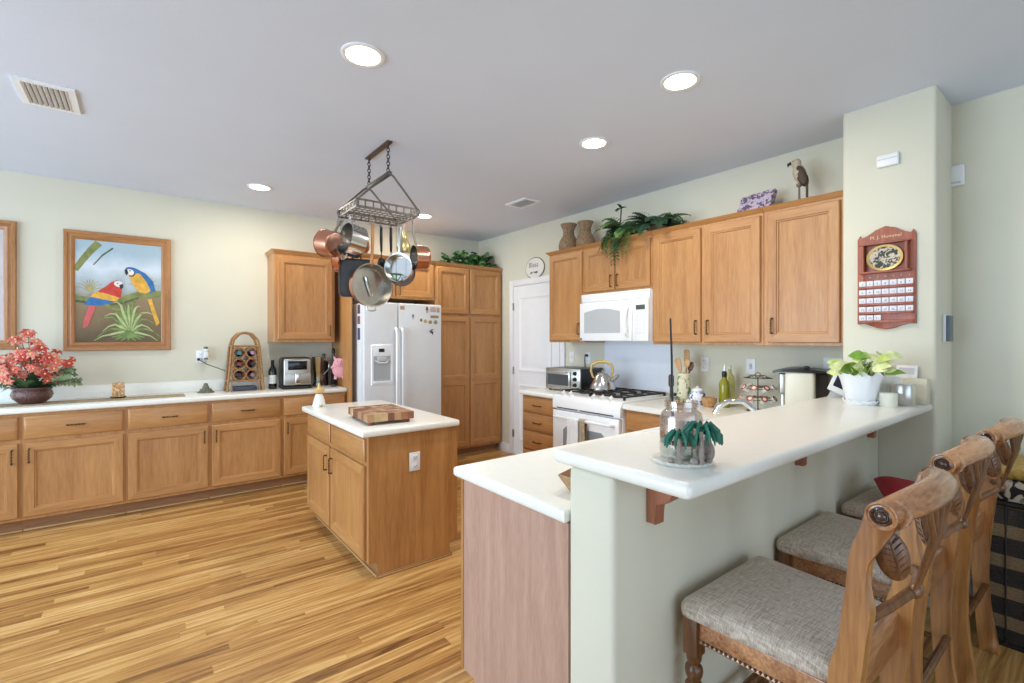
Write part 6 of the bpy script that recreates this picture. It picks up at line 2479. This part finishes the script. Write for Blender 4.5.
# heading script
b = MB()
text_into(b, 'M. J. Hummel', 0.026, Matrix.Translation((CW / 2, -0.0152, 0.513)) @ Matrix.Rotation(R(90), 4, 'X') , 0)
b.build('heading', mat('heading_gold', (232, 206, 150), 0.5), cal)
b = MB()
for k, d_ in enumerate('SMTWTFS'):
    text_into(b, d_, 0.013, Matrix.Translation((0.026 + k * 0.035, -0.0152, 0.292)) @ Matrix.Rotation(R(90), 4, 'X'), 0)
b.build('weekday_letters', mat('heading_gold', (232, 206, 150), 0.5), cal)
M_tile = mat('tile_white', (226, 226, 232), 0.45)
M_num = mat('numeral_ink', (90, 90, 110), 0.6)
for d_ in range(31):
    r_, c_ = divmod(d_, 7)
    b = MB()
    b.box(-0.0160, 0.0160, -0.006, 0, 0, 0.035, bev=0.0015)
    text_into(b, str(d_ + 1), 0.016, Matrix.Translation((0, -0.0063, 0.0175)) @ Matrix.Rotation(R(90), 4, 'X'), 1)
    o = b.build('number_tile', [M_tile, M_num], None, (PX - 0.0165, CX0 - (0.026 + c_ * 0.035), CZ0 + 0.2372 - r_ * 0.048), (0, 0, RZ))
    tag(o, 'small white number tile reading %d in the wooden calendar' % (d_ + 1), 'number tile', 'number tiles in the calendar')

# motion sensor, chime and keypad
b = MB()
b.box(-0.05, 0.05, -0.022, 0, -0.034, 0.034, bev=0.008, seg=3)
b.mi = 1
b.box(-0.044, 0.044, -0.0235, -0.021, 0.004, 0.008)
o = b.build('motion_sensor', [M_plate, M_grey], None, (PX - 0.0002, 0.80, 2.405), (0, 0, RZ))
tag(o, 'white motion sensor high on the pillar above the calendar', 'sensor')
b = MB()
b.box(-0.034, 0.034, -0.025, 0, -0.058, 0.058, bev=0.006, seg=3)
b.mi = 1
b.box(-0.02, 0.02, -0.0262, -0.024, -0.045, -0.035)
o = b.build('wall_chime', [M_plate, M_grey], None, (XS - 0.0002, 0.578, 2.335), (0, 0, RZ))
tag(o, 'white box on the dining wall right of the pillar', 'sensor')
# thermostat on the pillar's side that faces -Y
ths = thing('thermostat', 'slim grey and white thermostat on the narrow side of the pillar', 'thermostat', (3.43, 0.5982, 1.475), 0)
b = MB()
b.box(-0.055, 0.055, -0.016, 0, -0.075, 0.075, bev=0.005)
b.build('base', M_plate, ths)
b = MB()
b.box(-0.05, 0.05, -0.030, -0.015, -0.07, 0.07, bev=0.006)
b.build('cover', mat('slate_grey', (92, 108, 122), 0.35), ths)

# ------------------------------------------------------------------ ceiling
M_lamp = emit_mat('lamp_glow', (255, 240, 205), 14.0)
LIGHTS = [((0.813, 2.174), 'recessed ceiling light nearest the left vent'), ((2.176, 1.396), 'recessed ceiling light nearest above the bar'),
          ((2.408, 2.195), 'recessed ceiling light between bar and range'), ((0.811, 4.62), 'recessed ceiling light near the back wall by the wine rack'),
          ((2.39, 4.62), 'recessed ceiling light in front of the refrigerator, right of the pot rack')]
for (x, y), lb in LIGHTS:
    t = thing('recessed_light', lb, 'ceiling light', (x, y, H), group='recessed ceiling lights')
    b = MB()
    b.lathe([(0.098, 0.0), (0.098, -0.005), (0.090, -0.008), (0.078, -0.006), (0.076, -0.001)], n=36)
    b.build('trim_ring', M_white, t)
    b = MB()
    b.lathe([(0, -0.004), (0.077, -0.003)], n=36)
    b.build('lens', M_lamp, t)
    l = bpy.data.lights.new('lamp', 'AREA')
    l.shape = 'DISK'
    l.size = 0.15
    l.energy = 10
    l.color = (1.0, 0.92, 0.80)
    lo = bpy.data.objects.new('lamp', l)
    COL.objects.link(lo)
    lo.parent = t
    lo.location = (0, 0, -0.012)


def vent(label, loc, rz, w, d, nsl):
    t = thing('ceiling_vent', label, 'vent', loc, rz)
    b = MB()
    for a in ((-w / 2, w / 2, -d / 2, -d / 2 + 0.03), (-w / 2, w / 2, d / 2 - 0.03, d / 2), (-w / 2, -w / 2 + 0.03, -d / 2 + 0.03, d / 2 - 0.03), (w / 2 - 0.03, w / 2, -d / 2 + 0.03, d / 2 - 0.03)):
        b.box(a[0], a[1], a[2], a[3], -0.010, 0)
    b.build('frame', M_white, t)
    MB().box(-w / 2 + 0.02, w / 2 - 0.02, -d / 2 + 0.02, d / 2 - 0.02, -0.0025, -0.001).build('duct_opening', M_dgrey, t)
    b = MB()
    for i in range(nsl):
        y = -d / 2 + 0.035 + (d - 0.07) * i / (nsl - 1)
        b.M = Matrix.Translation((0, y, -0.009)) @ Matrix.Rotation(R(-38), 4, 'X')
        b.box(-w / 2 + 0.025, w / 2 - 0.025, -0.008, 0.008, -0.001, 0.001)
    b.M = None
    b.build('louvres', M_white, t)
    return t


vent('white ceiling air vent at the upper left', (-0.40, 3.585, H), R(90), 0.34, 0.24, 9)
vent('white ceiling air vent near the pantry', (2.92, 3.58, H), R(90), 0.30, 0.20, 8)
